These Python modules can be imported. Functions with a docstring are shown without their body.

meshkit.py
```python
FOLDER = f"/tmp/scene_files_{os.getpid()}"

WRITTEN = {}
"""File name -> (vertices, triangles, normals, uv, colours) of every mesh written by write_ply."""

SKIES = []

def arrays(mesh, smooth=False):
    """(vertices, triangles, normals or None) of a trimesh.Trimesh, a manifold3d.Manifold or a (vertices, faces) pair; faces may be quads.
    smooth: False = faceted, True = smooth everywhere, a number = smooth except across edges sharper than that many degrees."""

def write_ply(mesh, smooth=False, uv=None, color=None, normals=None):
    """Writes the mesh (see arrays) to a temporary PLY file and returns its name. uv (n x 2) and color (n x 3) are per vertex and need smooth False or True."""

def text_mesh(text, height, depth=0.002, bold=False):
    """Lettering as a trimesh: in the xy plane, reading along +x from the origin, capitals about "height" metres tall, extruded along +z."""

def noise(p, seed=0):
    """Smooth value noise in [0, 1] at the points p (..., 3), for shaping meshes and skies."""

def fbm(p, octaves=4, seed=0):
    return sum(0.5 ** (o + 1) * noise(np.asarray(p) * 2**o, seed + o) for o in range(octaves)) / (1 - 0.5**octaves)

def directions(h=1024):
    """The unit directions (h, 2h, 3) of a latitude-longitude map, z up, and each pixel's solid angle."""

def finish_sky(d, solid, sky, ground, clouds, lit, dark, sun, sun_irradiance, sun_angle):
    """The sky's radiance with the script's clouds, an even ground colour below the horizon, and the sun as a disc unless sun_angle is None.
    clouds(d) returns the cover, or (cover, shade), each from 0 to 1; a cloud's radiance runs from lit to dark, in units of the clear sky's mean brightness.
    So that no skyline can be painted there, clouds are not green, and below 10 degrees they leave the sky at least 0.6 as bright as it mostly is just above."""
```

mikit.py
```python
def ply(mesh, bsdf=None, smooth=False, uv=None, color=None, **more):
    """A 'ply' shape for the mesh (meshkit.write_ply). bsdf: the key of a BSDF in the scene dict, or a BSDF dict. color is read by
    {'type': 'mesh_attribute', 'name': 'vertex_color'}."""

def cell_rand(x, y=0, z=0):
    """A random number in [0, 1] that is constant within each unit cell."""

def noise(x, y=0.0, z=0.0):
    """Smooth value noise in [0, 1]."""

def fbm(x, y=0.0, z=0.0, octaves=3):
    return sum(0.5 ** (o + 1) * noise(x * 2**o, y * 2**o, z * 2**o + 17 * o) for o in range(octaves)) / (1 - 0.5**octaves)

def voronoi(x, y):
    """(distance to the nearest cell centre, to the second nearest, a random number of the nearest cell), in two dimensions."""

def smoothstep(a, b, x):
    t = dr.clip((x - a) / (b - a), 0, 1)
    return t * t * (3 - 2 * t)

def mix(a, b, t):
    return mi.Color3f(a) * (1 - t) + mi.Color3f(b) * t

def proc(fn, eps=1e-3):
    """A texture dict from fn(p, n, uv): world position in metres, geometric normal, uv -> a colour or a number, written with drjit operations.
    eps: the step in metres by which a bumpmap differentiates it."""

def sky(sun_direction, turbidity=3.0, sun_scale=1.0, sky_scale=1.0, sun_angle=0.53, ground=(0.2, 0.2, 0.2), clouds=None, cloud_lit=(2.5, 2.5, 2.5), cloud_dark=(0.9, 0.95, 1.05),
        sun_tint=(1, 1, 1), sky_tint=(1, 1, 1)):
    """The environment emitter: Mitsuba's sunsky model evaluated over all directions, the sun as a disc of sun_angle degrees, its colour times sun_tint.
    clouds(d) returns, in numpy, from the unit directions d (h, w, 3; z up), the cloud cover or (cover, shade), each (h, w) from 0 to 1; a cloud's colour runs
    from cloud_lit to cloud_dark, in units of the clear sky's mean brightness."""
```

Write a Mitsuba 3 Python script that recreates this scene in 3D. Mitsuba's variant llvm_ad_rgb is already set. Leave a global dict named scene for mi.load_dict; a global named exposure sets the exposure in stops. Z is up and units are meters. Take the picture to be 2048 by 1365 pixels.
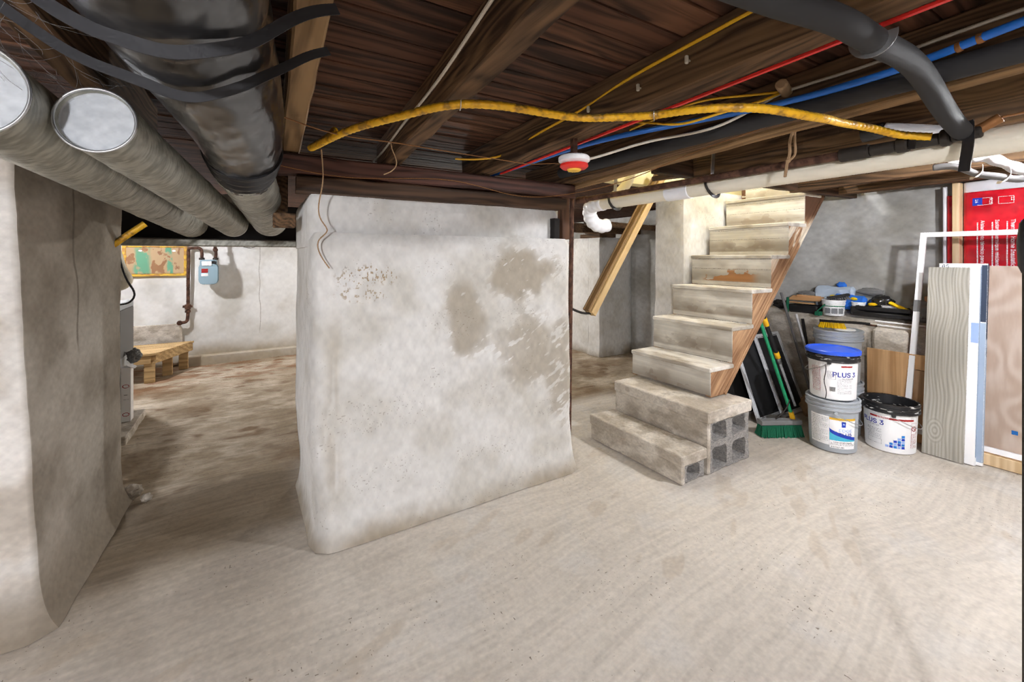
import math, random
import numpy as np, trimesh, mitsuba as mi, drjit as dr
import manifold3d as m3
import shapely.geometry as sg
from scipy.interpolate import CubicSpline
import mikit, meshkit
from mikit import noise, fbm, smoothstep, mix, voronoi, cell_rand

random.seed(7); np.random.seed(7)
scene, labels = {}, {}
T = mi.ScalarTransform4f
PI = math.pi

# ------------------------------------------------------------------ camera, lights, exposure
EYE = np.array([0, 0, 1.35])
AZ = math.radians(31.4)
FWD = np.array([math.sin(AZ), math.cos(AZ), 0])
FOC = 860.0
scene['camera'] = {'type': 'perspective', 'fov': math.degrees(2 * math.atan(1024 / FOC)), 'fov_axis': 'x',
                   'principal_point_offset_y': (682.5 - 515) / 1365.0, 'near_clip': 0.02, 'far_clip': 100.0,
                   'to_world': T().look_at(origin=EYE.tolist(), target=(EYE + FWD).tolist(), up=[0, 0, 1])}
exposure = 0.5
LAMPS = [  # x, y, z, radius, radiance, tint
    ('light_bulb', (2.83, 0.06, 1.84), 0.04, 1700, (0.97, 0.98, 1.02), 'bare bulb under the ceiling by the store corner'),
    ('light_bulb_001', (-1.25, -1.5, 1.60), 0.09, 760, (0.97, 0.98, 1.03), 'unseen flash lamp behind the viewpoint, placed by the shadows it throws'),  # unseen flash, set where the shadows point back to
    ('light_bulb_002', (-1.2, 5.5, 1.74), 0.045, 850, (0.97, 0.98, 1.02), 'bare bulb in the back room near the boarded window'),
    ('light_bulb_003', (2.3, 5.6, 1.72), 0.045, 1100, (1.0, 0.97, 0.92), 'bare bulb behind the middle wall by the alcove'),
    ('light_bulb_004', (3.55, 2.1, 2.75), 0.05, 420, (0.98, 0.98, 0.97), 'bulb high up in the stairwell'),
]

# ------------------------------------------------------------------ helpers
def thing(key, label, cat=None, group=None, kind=None):
    d = {'label': label}
    if cat: d['category'] = cat
    if group: d['group'] = group
    if kind: d['kind'] = kind
    labels[key] = d

def add(key, mesh, bsdf, smooth=35, **kw):
    if isinstance(mesh, (list, tuple)) and len(mesh) and isinstance(mesh[0], trimesh.Trimesh):
        mesh = trimesh.util.concatenate(mesh)
    base = key; n = 0
    while key in scene:
        n += 1; key = f'{base}_{n:03d}'
    scene[key] = mikit.ply(mesh, bsdf, smooth=smooth, **kw)
    return key

def solo(key, mesh, bsdf, label, cat, group=None, smooth=35):
    k = add(key, mesh, bsdf, smooth); thing(k, label, cat, group); return k

def hull(pts): return trimesh.convex.convex_hull(np.asarray(pts, float))

def box(x0, x1, y0, y1, z0, z1, b=0.003):
    if x1 < x0: x0, x1 = x1, x0
    if y1 < y0: y0, y1 = y1, y0
    if z1 < z0: z0, z1 = z1, z0
    b = min(b, (x1 - x0) * .45, (y1 - y0) * .45, (z1 - z0) * .45)
    p = []
    for x, sx in ((x0, 1), (x1, -1)):
        for y, sy in ((y0, 1), (y1, -1)):
            for z, sz in ((z0, 1), (z1, -1)):
                p += [(x + sx * b, y + sy * b, z), (x + sx * b, y, z + sz * b), (x, y + sy * b, z + sz * b)]
    return hull(p)

def frame_of(d, up=(0, 0, 1)):
    d = np.asarray(d, float); d = d / np.linalg.norm(d)
    up = np.asarray(up, float)
    if abs(d @ up) > .98 * np.linalg.norm(up): up = np.array([1.0, 0, 0])
    s = np.cross(d, up); s /= np.linalg.norm(s)
    return d, s, np.cross(s, d)

def bar(p0, p1, w, h, up=(0, 0, 1), b=.004, seg=1, wob=0.0, seed=0):
    """rectangular bar from p0 to p1, w wide sideways and h tall along up, centred on the line"""
    p0, p1 = np.asarray(p0, float), np.asarray(p1, float)
    d, s, u = frame_of(p1 - p0, up)
    b = min(b, w * .4, h * .4)
    sec = [(-w/2 + b, -h/2), (w/2 - b, -h/2), (w/2, -h/2 + b), (w/2, h/2 - b), (w/2 - b, h/2), (-w/2 + b, h/2), (-w/2, h/2 - b), (-w/2, -h/2 + b)]
    v, f = [], []
    n = len(sec)
    for i in range(seg + 1):
        c = p0 + (p1 - p0) * i / seg
        for a, q in sec: v.append(c + s * a + u * q)
    v = np.array(v)
    if wob:
        nn = np.stack([meshkit.noise(v * 9 + 13.1, seed), meshkit.noise(v * 9 + 41.7, seed + 5), meshkit.noise(v * 9 + 77.3, seed + 9)], -1) - .5
        v = v + nn * 2 * wob
    for i in range(seg):
        for k in range(n):
            a, bb = i * n + k, i * n + (k + 1) % n
            f += [(a, bb, bb + n), (a, bb + n, a + n)]
    for k in range(1, n - 1):
        f += [(0, k + 1, k), (seg * n, seg * n + k, seg * n + k + 1)]
    m = trimesh.Trimesh(v, np.array(f), process=False)
    if m.volume < 0: m.invert()
    return m

def spline(pts, per=14):
    pts = np.asarray(pts, float)
    if len(pts) == 2: return np.linspace(pts[0], pts[1], per + 1)
    t = np.r_[0, np.cumsum(np.linalg.norm(np.diff(pts, axis=0), axis=1) ** .7)]
    return CubicSpline(t, pts, bc_type='natural')(np.linspace(0, t[-1], per * (len(pts) - 1) + 1))

def tube(pts, r, n=12, per=12, curve=True, sec=None, up=None):
    """round tube (or the section sec of (a, b) offsets) swept along pts; r may be a function of 0..1"""
    c = spline(pts, per) if curve else np.asarray(pts, float)
    d = np.gradient(c, axis=0); d /= np.linalg.norm(d, axis=1, keepdims=True)
    s = frame_of(d[0], up if up is not None else (0, 0, 1))[1]
    ang = np.linspace(0, 2 * PI, n, endpoint=False)
    if sec is None: sec2 = np.stack([np.cos(ang), np.sin(ang)], 1)
    else: sec2 = np.asarray(sec, float); n = len(sec2)
    v = []
    for i in range(len(c)):
        if up is not None: s = frame_of(d[i], up)[1]
        else:
            s = s - d[i] * (s @ d[i]); s /= np.linalg.norm(s)
        q = np.cross(s, d[i])
        rr = (r(i / (len(c) - 1)) if callable(r) else r) if sec is None else 1.0
        v.append(c[i] + rr * (sec2[:, :1] * s + sec2[:, 1:] * q))
    v = np.concatenate(v); f = []
    for i in range(len(c) - 1):
        for k in range(n):
            a, b = i * n + k, i * n + (k + 1) % n
            f += [(a, b, b + n), (a, b + n, a + n)]
    e = len(v); v = np.vstack([v, c[0], c[-1]]); L = (len(c) - 1) * n
    for k in range(n):
        f += [(e, (k + 1) % n, k), (e + 1, L + k, L + (k + 1) % n)]
    m = trimesh.Trimesh(v, np.array(f), process=False)
    if m.volume < 0: m.invert()
    return m

def ribbon(pts, w, t, up, per=12):
    return tube(pts, 1, per=per, sec=[(-w/2, -t/2), (w/2, -t/2), (w/2, t/2), (-w/2, t/2)], up=up)

def lathe(profile, at=(0, 0, 0), n=48):
    p = np.asarray(profile, float)
    m = trimesh.creation.revolve(p, sections=n)
    m.apply_translation(at)
    return m

def rcyl(p0, p1, r, n=24, b=.002):
    p0, p1 = np.asarray(p0, float), np.asarray(p1, float)
    L = np.linalg.norm(p1 - p0); b = min(b, r * .5, L * .4)
    m = trimesh.creation.revolve([(0, 0), (r - b, 0), (r, b), (r, L - b), (r - b, L), (0, L)], sections=n)
    d, s, u = frame_of(p1 - p0)
    M = np.eye(4); M[:3, 0] = s; M[:3, 1] = u; M[:3, 2] = d; M[:3, 3] = p0
    if np.linalg.det(M[:3, :3]) < 0: M[:3, 0] *= -1
    m.apply_transform(M)
    return m

def xform(mesh, M):
    m = mesh.copy(); m.apply_transform(M); return m

def basis(o, ex, ey, ez):
    M = np.eye(4); M[:3, 0] = ex; M[:3, 1] = ey; M[:3, 2] = ez; M[:3, 3] = o; return M

def prism(poly, depth):
    if not hasattr(poly, 'exterior'): poly = sg.Polygon(poly)
    return trimesh.creation.extrude_polygon(poly, depth, engine='earcut')

def xz_prism(poly, y0, y1):
    """polygon in x, z extruded from y0 to y1"""
    m = prism(poly, abs(y1 - y0))
    return xform(m, basis([0, max(y0, y1), 0], [1, 0, 0], [0, 0, 1], [0, -1, 0]))

def to_man(m):
    m = m.copy(); m.merge_vertices()
    return m3.Manifold(m3.Mesh(vert_properties=np.asarray(m.vertices, np.float32), tri_verts=np.asarray(m.faces, np.uint32)))

def from_man(m):
    q = m.to_mesh(); return trimesh.Trimesh(q.vert_properties[:, :3], q.tri_verts, process=False)

def cut(a, *bs):
    a = to_man(a)
    for b in bs: a = a - to_man(b)
    return from_man(a)

def rough_box(x0, x1, y0, y1, z0, z1, amp=.004, freq=14, seed=0, size=.03, b=.006):
    m = box(x0, x1, y0, y1, z0, z1, b)
    m = trimesh.Trimesh(*trimesh.remesh.subdivide_to_size(m.vertices, m.faces, size))
    m.merge_vertices()
    v = np.array(m.vertices)
    d = np.stack([meshkit.fbm(v * freq + k * 31.7, 3, seed + k) for k in range(3)], -1) - .5
    m.vertices = v + d * 2 * amp
    return m

def rounded_block(x0, x1, y0, y1, z0, z1, r=.06, flare=None, amp=.008, freq=3.0, seed=1, step=.035, fine=.0015, warp=None):
    """a plastered block: rounded upright corners, a base that spreads, an uneven hand-trowelled face"""
    base = sg.box(x0 + r, y0 + r, x1 - r, y1 - r).buffer(r, quad_segs=6).exterior
    n = int(base.length / step); P, N = [], []
    for i in range(n):
        a = np.array(base.interpolate(i * base.length / n).coords[0]); q = np.array(base.interpolate((i * base.length / n + .004) % base.length).coords[0])
        t = q - a; t /= np.linalg.norm(t)
        P.append(a); N.append((t[1], -t[0]))
    P, N = np.array(P), np.array(N)
    if (N * (P - P.mean(0))).sum() < 0: N = -N
    zs = np.linspace(z0, z1, max(2, int((z1 - z0) / step)))
    v = []
    for z in zs:
        q = np.column_stack([P, np.full(n, z)])
        d = amp * 2 * (meshkit.fbm(q * freq, 3, seed) - .5) + fine * 2 * (meshkit.fbm(q * 22, 2, seed + 3) - .5)
        if flare is not None: d = d + flare(z)
        # ease the top edge over
        d = d - .02 * max(0.0, 1 - (z1 - z) / .025) ** 2
        q[:, :2] += N * d[:, None]
        if warp is not None: q = warp(q)
        v.append(q)
    v = np.concatenate(v); f = []
    for i in range(len(zs) - 1):
        for k in range(n):
            a, b = i * n + k, i * n + (k + 1) % n
            f += [(a, b, b + n), (a, b + n, a + n)]
    for ring, top in ((0, False), ((len(zs) - 1) * n, True)):
        c = len(v); v = np.vstack([v, v[ring:ring + n].mean(0)])
        for k in range(n):
            a, b = ring + k, ring + (k + 1) % n
            f.append((c, a, b) if top else (c, b, a))
    m = trimesh.Trimesh(v, np.array(f), process=False)
    if m.volume < 0: m.invert()
    return m

def sheet(fn, nu, nv):
    """a surface fn(u, v) -> point, u and v arrays in 0..1"""
    u, v = np.meshgrid(np.linspace(0, 1, nu), np.linspace(0, 1, nv), indexing='ij')
    p = fn(u.ravel(), v.ravel())
    i = np.arange(nu * nv).reshape(nu, nv)
    a, b, c, d = i[:-1, :-1].ravel(), i[1:, :-1].ravel(), i[1:, 1:].ravel(), i[:-1, 1:].ravel()
    return trimesh.Trimesh(p, np.vstack([np.column_stack([a, b, c]), np.column_stack([a, c, d])]), process=False)

def thick(m, t):
    """gives a sheet a thickness along its vertex normals"""
    n = np.array(m.vertex_normals); v = np.array(m.vertices); f = np.array(m.faces)
    k = len(v)
    e = np.sort(m.edges, axis=1)
    uq, inv, cnt = np.unique(e, axis=0, return_inverse=True, return_counts=True)
    border = m.edges[cnt[inv.ravel()] == 1]
    side = [(a, a + k, b) for a, b in border] + [(b, a + k, b + k) for a, b in border]
    out = trimesh.Trimesh(np.vstack([v, v - n * t]), np.vstack([f, f[:, ::-1] + k, np.array(side)]), process=False)
    return out

# ------------------------------------------------------------------ materials
def lin(*c):
    c = np.array(c, float) / 255
    return tuple(float(x) for x in np.where(c <= .04045, c / 12.92, ((c + .055) / 1.055) ** 2.4))

def mat(key, color, rough=.8, bump=None, bs=1.0, metallic=0.0, spec=.4, eps=1e-3, **kw):
    c = mikit.proc(color) if callable(color) else {'type': 'rgb', 'value': list(color)}
    rg = mikit.proc(rough) if callable(rough) else rough
    d = {'type': 'principled', 'base_color': c, 'roughness': rg, 'metallic': metallic, 'specular': spec, **kw}
    if bump is not None: d = {'type': 'bumpmap', 'arbitrary': mikit.proc(bump, eps), 'scale': bs, 'bsdf': d}
    scene[key] = {'type': 'twosided', 'bsdf': d}

def ell(p, x, z, rx, rz, soft=.5):
    """a soft ragged patch round (x, z)"""
    d = dr.sqrt(dr.square((p.x - x) / rx) + dr.square((p.z - z) / rz)) + 1.3 * (fbm(p.x * 7, p.z * 7, p.y * 7, 4) - .5)
    return 1 - smoothstep(1 - soft, 1 + soft * .4, d)

def c_plaster(p, n, uv):
    big = fbm(p.x * 1.6 + 3, p.y * 1.6, p.z * 1.3, 4)
    mid = fbm(p.x * 6, p.y * 6, p.z * 5 + 9, 4)
    fine = fbm(p.x * 40, p.y * 40, p.z * 22, 3)
    c = mix(lin(208, 207, 204), lin(188, 185, 178), smoothstep(.42, .66, big * .5 + mid * .5))
    # bare tan render where the whitewash never took: ragged swathes on the middle wall
    front = smoothstep(2.4, 2.25, p.y) * smoothstep(.1, .2, p.x)
    t = dr.maximum(ell(p, 1.36, 1.24, .30, .20), .9 * ell(p, 1.02, .98, .12, .26))
    t = dr.maximum(t, .8 * ell(p, 1.42, .82, .2, .32))
    t = dr.maximum(t, .8 * ell(p, 1.66, .62, .12, .36)) * front * smoothstep(.36, .50, fbm((p.x + p.z * .6) * 16, (p.z - p.x * .6) * 42, 2.0, 3) + .22 * smoothstep(.3, .9, t))
    c = mix(c, lin(152, 143, 128), t * .9)
    left = smoothstep(.07, .0, dr.abs(p.x - .33 - .03 * (noise(p.z * 4) - .5))) * smoothstep(.15, .3, p.z) * smoothstep(1.3, .8, p.z) * front
    c = mix(c, lin(164, 156, 142), .6 * left * smoothstep(.3, .6, fbm(p.x * 30, p.z * 5, 1.0, 2)))
    # flaked paint near the top left
    zone = dr.maximum(ell(p, .50, 1.26, .17, .05), .8 * ell(p, .47, 1.17, .12, .035)) * front
    flake = smoothstep(.60, .66, fbm(p.x * 120, p.z * 80, 5.0, 3) + .10 * (noise(p.x * 22, p.z * 22) - .5)) * zone
    c = mix(c, lin(150, 134, 110), flake)
    # damp and dirt rising from the floor
    z = p.z + .18 * (mid - .5)
    c = mix(lin(150, 140, 124), c, smoothstep(-.03, .13, z))
    speck = smoothstep(.82, .86, noise(p.x * 150, p.y * 150, p.z * 110)) * smoothstep(.60, .7, noise(p.x * 7, p.y * 7, p.z * 7))
    c = mix(c, lin(112, 102, 88), speck * .45)
    return c * (.84 + .32 * fine)

def b_plaster(p, n, uv):
    return .010 * fbm(p.x * 5, p.y * 5, p.z * 5, 3) + .0046 * fbm(p.x * 34 + 4 * noise(p.x * 3, p.z * 3), p.y * 34, p.z * 26, 3) + .0011 * fbm(p.x * 130, p.y * 130, p.z * 110, 2)

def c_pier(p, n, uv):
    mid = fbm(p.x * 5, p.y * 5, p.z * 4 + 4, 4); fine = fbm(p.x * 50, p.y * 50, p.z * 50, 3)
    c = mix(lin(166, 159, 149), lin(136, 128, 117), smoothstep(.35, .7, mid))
    c = mix(c, mix(lin(226, 223, 218), lin(206, 198, 188), smoothstep(.45, .65, mid)), smoothstep(2.225, 2.19, p.y + .02 * (mid - .5)) * smoothstep(.0, .25, p.z + .2 * (mid - .5)))  # front face painted lighter than the side, for the light falling on it
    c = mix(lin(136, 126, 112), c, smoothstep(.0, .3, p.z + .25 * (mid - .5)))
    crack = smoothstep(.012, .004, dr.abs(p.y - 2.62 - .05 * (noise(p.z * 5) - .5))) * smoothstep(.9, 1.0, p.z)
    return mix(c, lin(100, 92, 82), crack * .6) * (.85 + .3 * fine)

def c_grey(p, n, uv):
    mid = fbm(p.x * 3, p.y * 3, p.z * 3, 4); fine = fbm(p.x * 30, p.y * 30, p.z * 30, 3)
    return mix(lin(176, 176, 174), lin(140, 138, 132), smoothstep(.35, .7, mid)) * (.85 + .3 * fine)

def c_back(p, n, uv):
    mid = fbm(p.x * 4, p.y * 4, p.z * 3, 4); fine = fbm(p.x * 30, p.y * 30, p.z * 20, 3)
    c = mix(lin(226, 226, 224), lin(204, 202, 196), smoothstep(.35, .7, mid))
    c = mix(lin(166, 154, 134), c, smoothstep(.0, .32, p.z + .35 * (mid - .5)))
    crack = smoothstep(.006, .002, dr.abs(p.x - .12 - .02 * (noise(p.z * 6) - .5))) * smoothstep(.3, .4, p.z)
    return mix(c, lin(150, 145, 138), crack * .7) * (.9 + .2 * fine)

def c_floor(p, n, uv):
    big = fbm(p.x * .9 + 5, p.y * .9, 0, 4); mid = fbm(p.x * 4, p.y * 4, 2, 4)
    w = noise(p.x * 1.3, p.y * 1.3) * 5
    brush = fbm(p.x * 6 + w, p.y * 60 + w * 3, 3.0, 3)
    fine = fbm(p.x * 70, p.y * 70, 0, 3)
    c = mix(lin(194, 187, 177), lin(176, 167, 155), smoothstep(.38, .64, big))
    c = mix(c, lin(196, 192, 186), smoothstep(.55, .75, mid) * .6)
    c = c * (.88 + .24 * brush)
    # narrow worn drag marks
    s = smoothstep(.70, .78, fbm(p.x * 2.2 + p.y * 2.0, p.y * 9 - p.x * 5, 7.0, 3))
    c = mix(c, lin(172, 158, 140), s * .35)
    # beyond the doorway: bare, stained brown, darkest across the doorway
    ed = p.y + .25 * (fbm(p.x * 3, p.y * 3, 1, 3) - .5)
    back = smoothstep(2.15, 2.6, ed) * dr.maximum(smoothstep(.45, .15, p.x), smoothstep(3.0, 3.3, p.y))
    m2 = fbm(p.x * 2.2, p.y * 2.6, 8, 4)
    m3 = fbm(p.x * 9, p.y * 14, 5, 4)
    brown = mix(lin(146, 131, 110), lin(190, 178, 160), smoothstep(.36, .66, m2 * .6 + m3 * .4))
    brown = mix(brown, lin(122, 102, 80), smoothstep(.45, .72, .65 * fbm(p.x * 3 + 9, p.y * 3.5, 3, 4) + .35 * m3))
    brown = mix(brown, lin(120, 80, 46), .7 * smoothstep(5.2, 5.9, p.y) * smoothstep(.40, .62, .6 * fbm(p.x * 3.5, p.y * 5, 6, 3) + .4 * m3))
    brown = mix(brown, lin(110, 97, 80), .8 * smoothstep(2.2, 2.5, ed) * smoothstep(3.25, 3.0, ed))
    c = mix(c, brown * (.8 + .4 * brush), back)
    grit = smoothstep(.93, .95, noise(p.x * 110, p.y * 110, 3)) * smoothstep(.5, .65, noise(p.x * 5, p.y * 5, 1))
    c = mix(c, lin(96, 84, 70), grit * .7)
    return c * (.88 + .24 * fine)

def b_floor(p, n, uv):
    w = noise(p.x * 1.3, p.y * 1.3) * 5
    k = 1 + 3 * smoothstep(2.3, 3.0, p.y)
    return .0030 * fbm(p.x * 6 + w, p.y * 50 + w * 3, 3.0, 3) + .006 * k * fbm(p.x * 5, p.y * 5, 1, 3) + .0014 * k * fbm(p.x * 60, p.y * 60, 2, 2)

def wood(axis, dark, light, k=1.0, ring=1.0, seed=0.0):
    def fn(p, n, uv):
        a, b, c = {'x': (p.x, p.y, p.z), 'y': (p.y, p.x, p.z), 'z': (p.z, p.x, p.y), 's': (p.x * .608 + p.z * .794, p.x * .794 - p.z * .608, p.y)}[axis]
        q = fbm(a * 1.6 * k + seed, b * 9 * k, c * 9 * k, 3)
        g = fbm(a * 3 * k, (b + q * .05) * 75 * k + seed, (c + q * .05) * 75 * k, 3)
        rg = .5 + .5 * dr.sin((b * .8 + c * 1.3 + q * .16) * 210 * k * ring)
        t = dr.clip(.55 * g + .25 * rg + .5 * (q - .3), 0, 1)
        return mix(dark, light, smoothstep(.2, .8, t)) * (.75 + .5 * fbm(a * 2.2, b * 3, c * 3 + seed, 3))
    return fn

def b_wood(axis):
    def fn(p, n, uv):
        a, b, c = {'x': (p.x, p.y, p.z), 'y': (p.y, p.x, p.z), 'z': (p.z, p.x, p.y)}[axis]
        return .0025 * fbm(a * 3, b * 60, c * 60, 3)
    return fn

def painted(p, n, uv):
    """old cream paint on stair boards (grain along y), worn through to brown near the foot of a board"""
    g = fbm(p.y * 3, p.x * 60, p.z * 60, 3); mid = fbm(p.y * 6, p.x * 6, p.z * 9, 4)
    z = (p.z - .385) / .2516
    low = z - dr.floor(z)
    which = cell_rand(dr.floor(z), 3, 1)
    c = mix(lin(206, 202, 192), lin(180, 174, 163), smoothstep(.35, .7, mid))
    dirt = smoothstep(.62, .1, low) * smoothstep(.0, .06, low) * smoothstep(.25, .6, fbm(p.y * 4 + which * 9, p.z * 8, 1, 3) + .12)
    c = mix(c, lin(104, 92, 76), dirt * (.35 + .6 * g))
    step6 = smoothstep(1.125, 1.13, p.z) * smoothstep(1.29, 1.28, p.z)
    worn = smoothstep(.50, .54, fbm(p.y * 11, p.z * 17, 4.0, 4) + .18 * smoothstep(.35, .1, low) - .1 * (1 - step6)) * smoothstep(.5, .36, low) * smoothstep(.02, .07, low)
    worn = worn * smoothstep(1.85, 1.95, p.y) * smoothstep(2.38, 2.3, p.y)
    c = mix(c, mix(lin(92, 66, 44), lin(150, 104, 62), step6), worn * (.25 + .7 * step6))
    seam = smoothstep(.006, .002, dr.abs(low - .78)) * smoothstep(.3, .5, which) + smoothstep(.006, .002, dr.abs(low - .45)) * smoothstep(.5, .6, which)
    c = mix(c, lin(70, 58, 46), dr.clip(seam, 0, 1) * .8)
    return c * (.78 + .44 * g)

def c_tread(p, n, uv):
    g = fbm(p.y * 3, p.x * 55, p.z * 55, 3); mid = fbm(p.y * 5, p.x * 9, p.z * 5, 4)
    c = mix(lin(206, 202, 193), lin(166, 159, 147), smoothstep(.35, .68, mid))
    return mix(c, lin(112, 100, 84), smoothstep(.58, .72, mid * .5 + g * .5) * .6) * (.8 + .4 * g)

def c_stringer(p, n, uv):
    a = p.x * .7 + p.z * .7; b = p.x * .7 - p.z * .7
    g = fbm(a * 4, b * 70, p.y * 40, 3); mid = fbm(a * 4, b * 10, 3, 4)
    c = mix(lin(128, 92, 64), lin(176, 142, 108), smoothstep(.25, .75, .6 * g + .4 * mid))
    c = mix(c, lin(214, 205, 186), smoothstep(.52, .6, mid) * smoothstep(1.1, 1.5, p.z) * smoothstep(1.8, 1.5, p.z))
    c = mix(c, lin(84, 58, 42), smoothstep(1.6, 1.72, p.z))
    return c * (.8 + .4 * g)

def c_galv(p, n, uv):
    s = fbm(p.y * 30 + p.x * 20, p.x * 26 - p.z * 14, p.z * 30, 4); t = noise(p.y * 130 + p.z * 60, p.x * 80 - p.z * 40, 1)
    d = fbm(p.x * 6, p.y * 4, p.z * 6, 3)
    return mix(lin(126, 126, 117), lin(166, 165, 155), smoothstep(.3, .7, .7 * s + .3 * t)) * (.8 + .4 * d)

def b_galv(p, n, uv):
    return .0006 * fbm(p.y * 60 + p.z * 50, p.x * 40, p.z * 40, 3)

def c_rust(p, n, uv):
    m = fbm(p.x * 40, p.y * 40, p.z * 25, 4)
    return mix(lin(62, 42, 34), lin(98, 70, 56), smoothstep(.35, .65, m))

def c_conc(p, n, uv):
    m = fbm(p.x * 8, p.y * 8, p.z * 8, 4); f = fbm(p.x * 90, p.y * 90, p.z * 90, 3)
    c = mix(lin(198, 191, 180), lin(166, 157, 144), smoothstep(.35, .65, m))
    c = mix(c, lin(136, 126, 112), smoothstep(.52, .72, fbm(p.x * 14, p.y * 14, p.z * 22 + 7, 4)) * .5)
    return c * (.75 + .5 * f)

def c_block(p, n, uv):
    f = noise(p.x * 160, p.y * 160, p.z * 160); g = noise(p.x * 90, p.y * 90, p.z * 90 + 5)
    return mix(lin(92, 92, 94), lin(168, 164, 158), f * .6 + g * .4)

def b_block(p, n, uv): return .006 * noise(p.x * 120, p.y * 120, p.z * 120)
def b_conc(p, n, uv): return .004 * fbm(p.x * 40, p.y * 40, p.z * 40, 3)

def c_yellowpipe(p, n, uv):
    d = fbm(p.x * 40, p.y * 40, p.z * 40, 3); up = smoothstep(.0, .8, n.z)
    c = mix(lin(238, 184, 30), lin(206, 150, 24), smoothstep(.4, .65, d))
    return mix(c, lin(96, 78, 44), dr.clip(up * .8 + smoothstep(.6, .72, d) * .5, 0, 1))

def c_window(p, n, uv):
    b = fbm(p.x * 16, 4, p.z * 9, 4); x = p.x + .05 * (fbm(p.x * 6, 2, p.z * 5, 3) - .5)
    green = dr.maximum(smoothstep(-1.19, -1.15, x) * smoothstep(-1.0, -1.06, x), smoothstep(-.88, -.86, x) * smoothstep(-.80, -.82, x))
    c = mix(lin(176, 150, 116), lin(96, 150, 120), green * smoothstep(.66, .5, b))
    rust = smoothstep(-1.05, -.98, x) * smoothstep(-.86, -.92, x)
    return mix(c, lin(134, 88, 54), smoothstep(.62, .7, b + .14 * rust) * .8)

def c_yellowtrim(p, n, uv):
    return mix(lin(216, 176, 62), lin(176, 128, 60), smoothstep(.5, .6, fbm(p.x * 25, 1, p.z * 25, 3)))

def c_red(p, n, uv):
    d = fbm(p.y * 8, p.z * 8, p.x * 8, 3)
    return mix(lin(206, 30, 44), lin(170, 22, 36), smoothstep(.4, .65, d))

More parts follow.
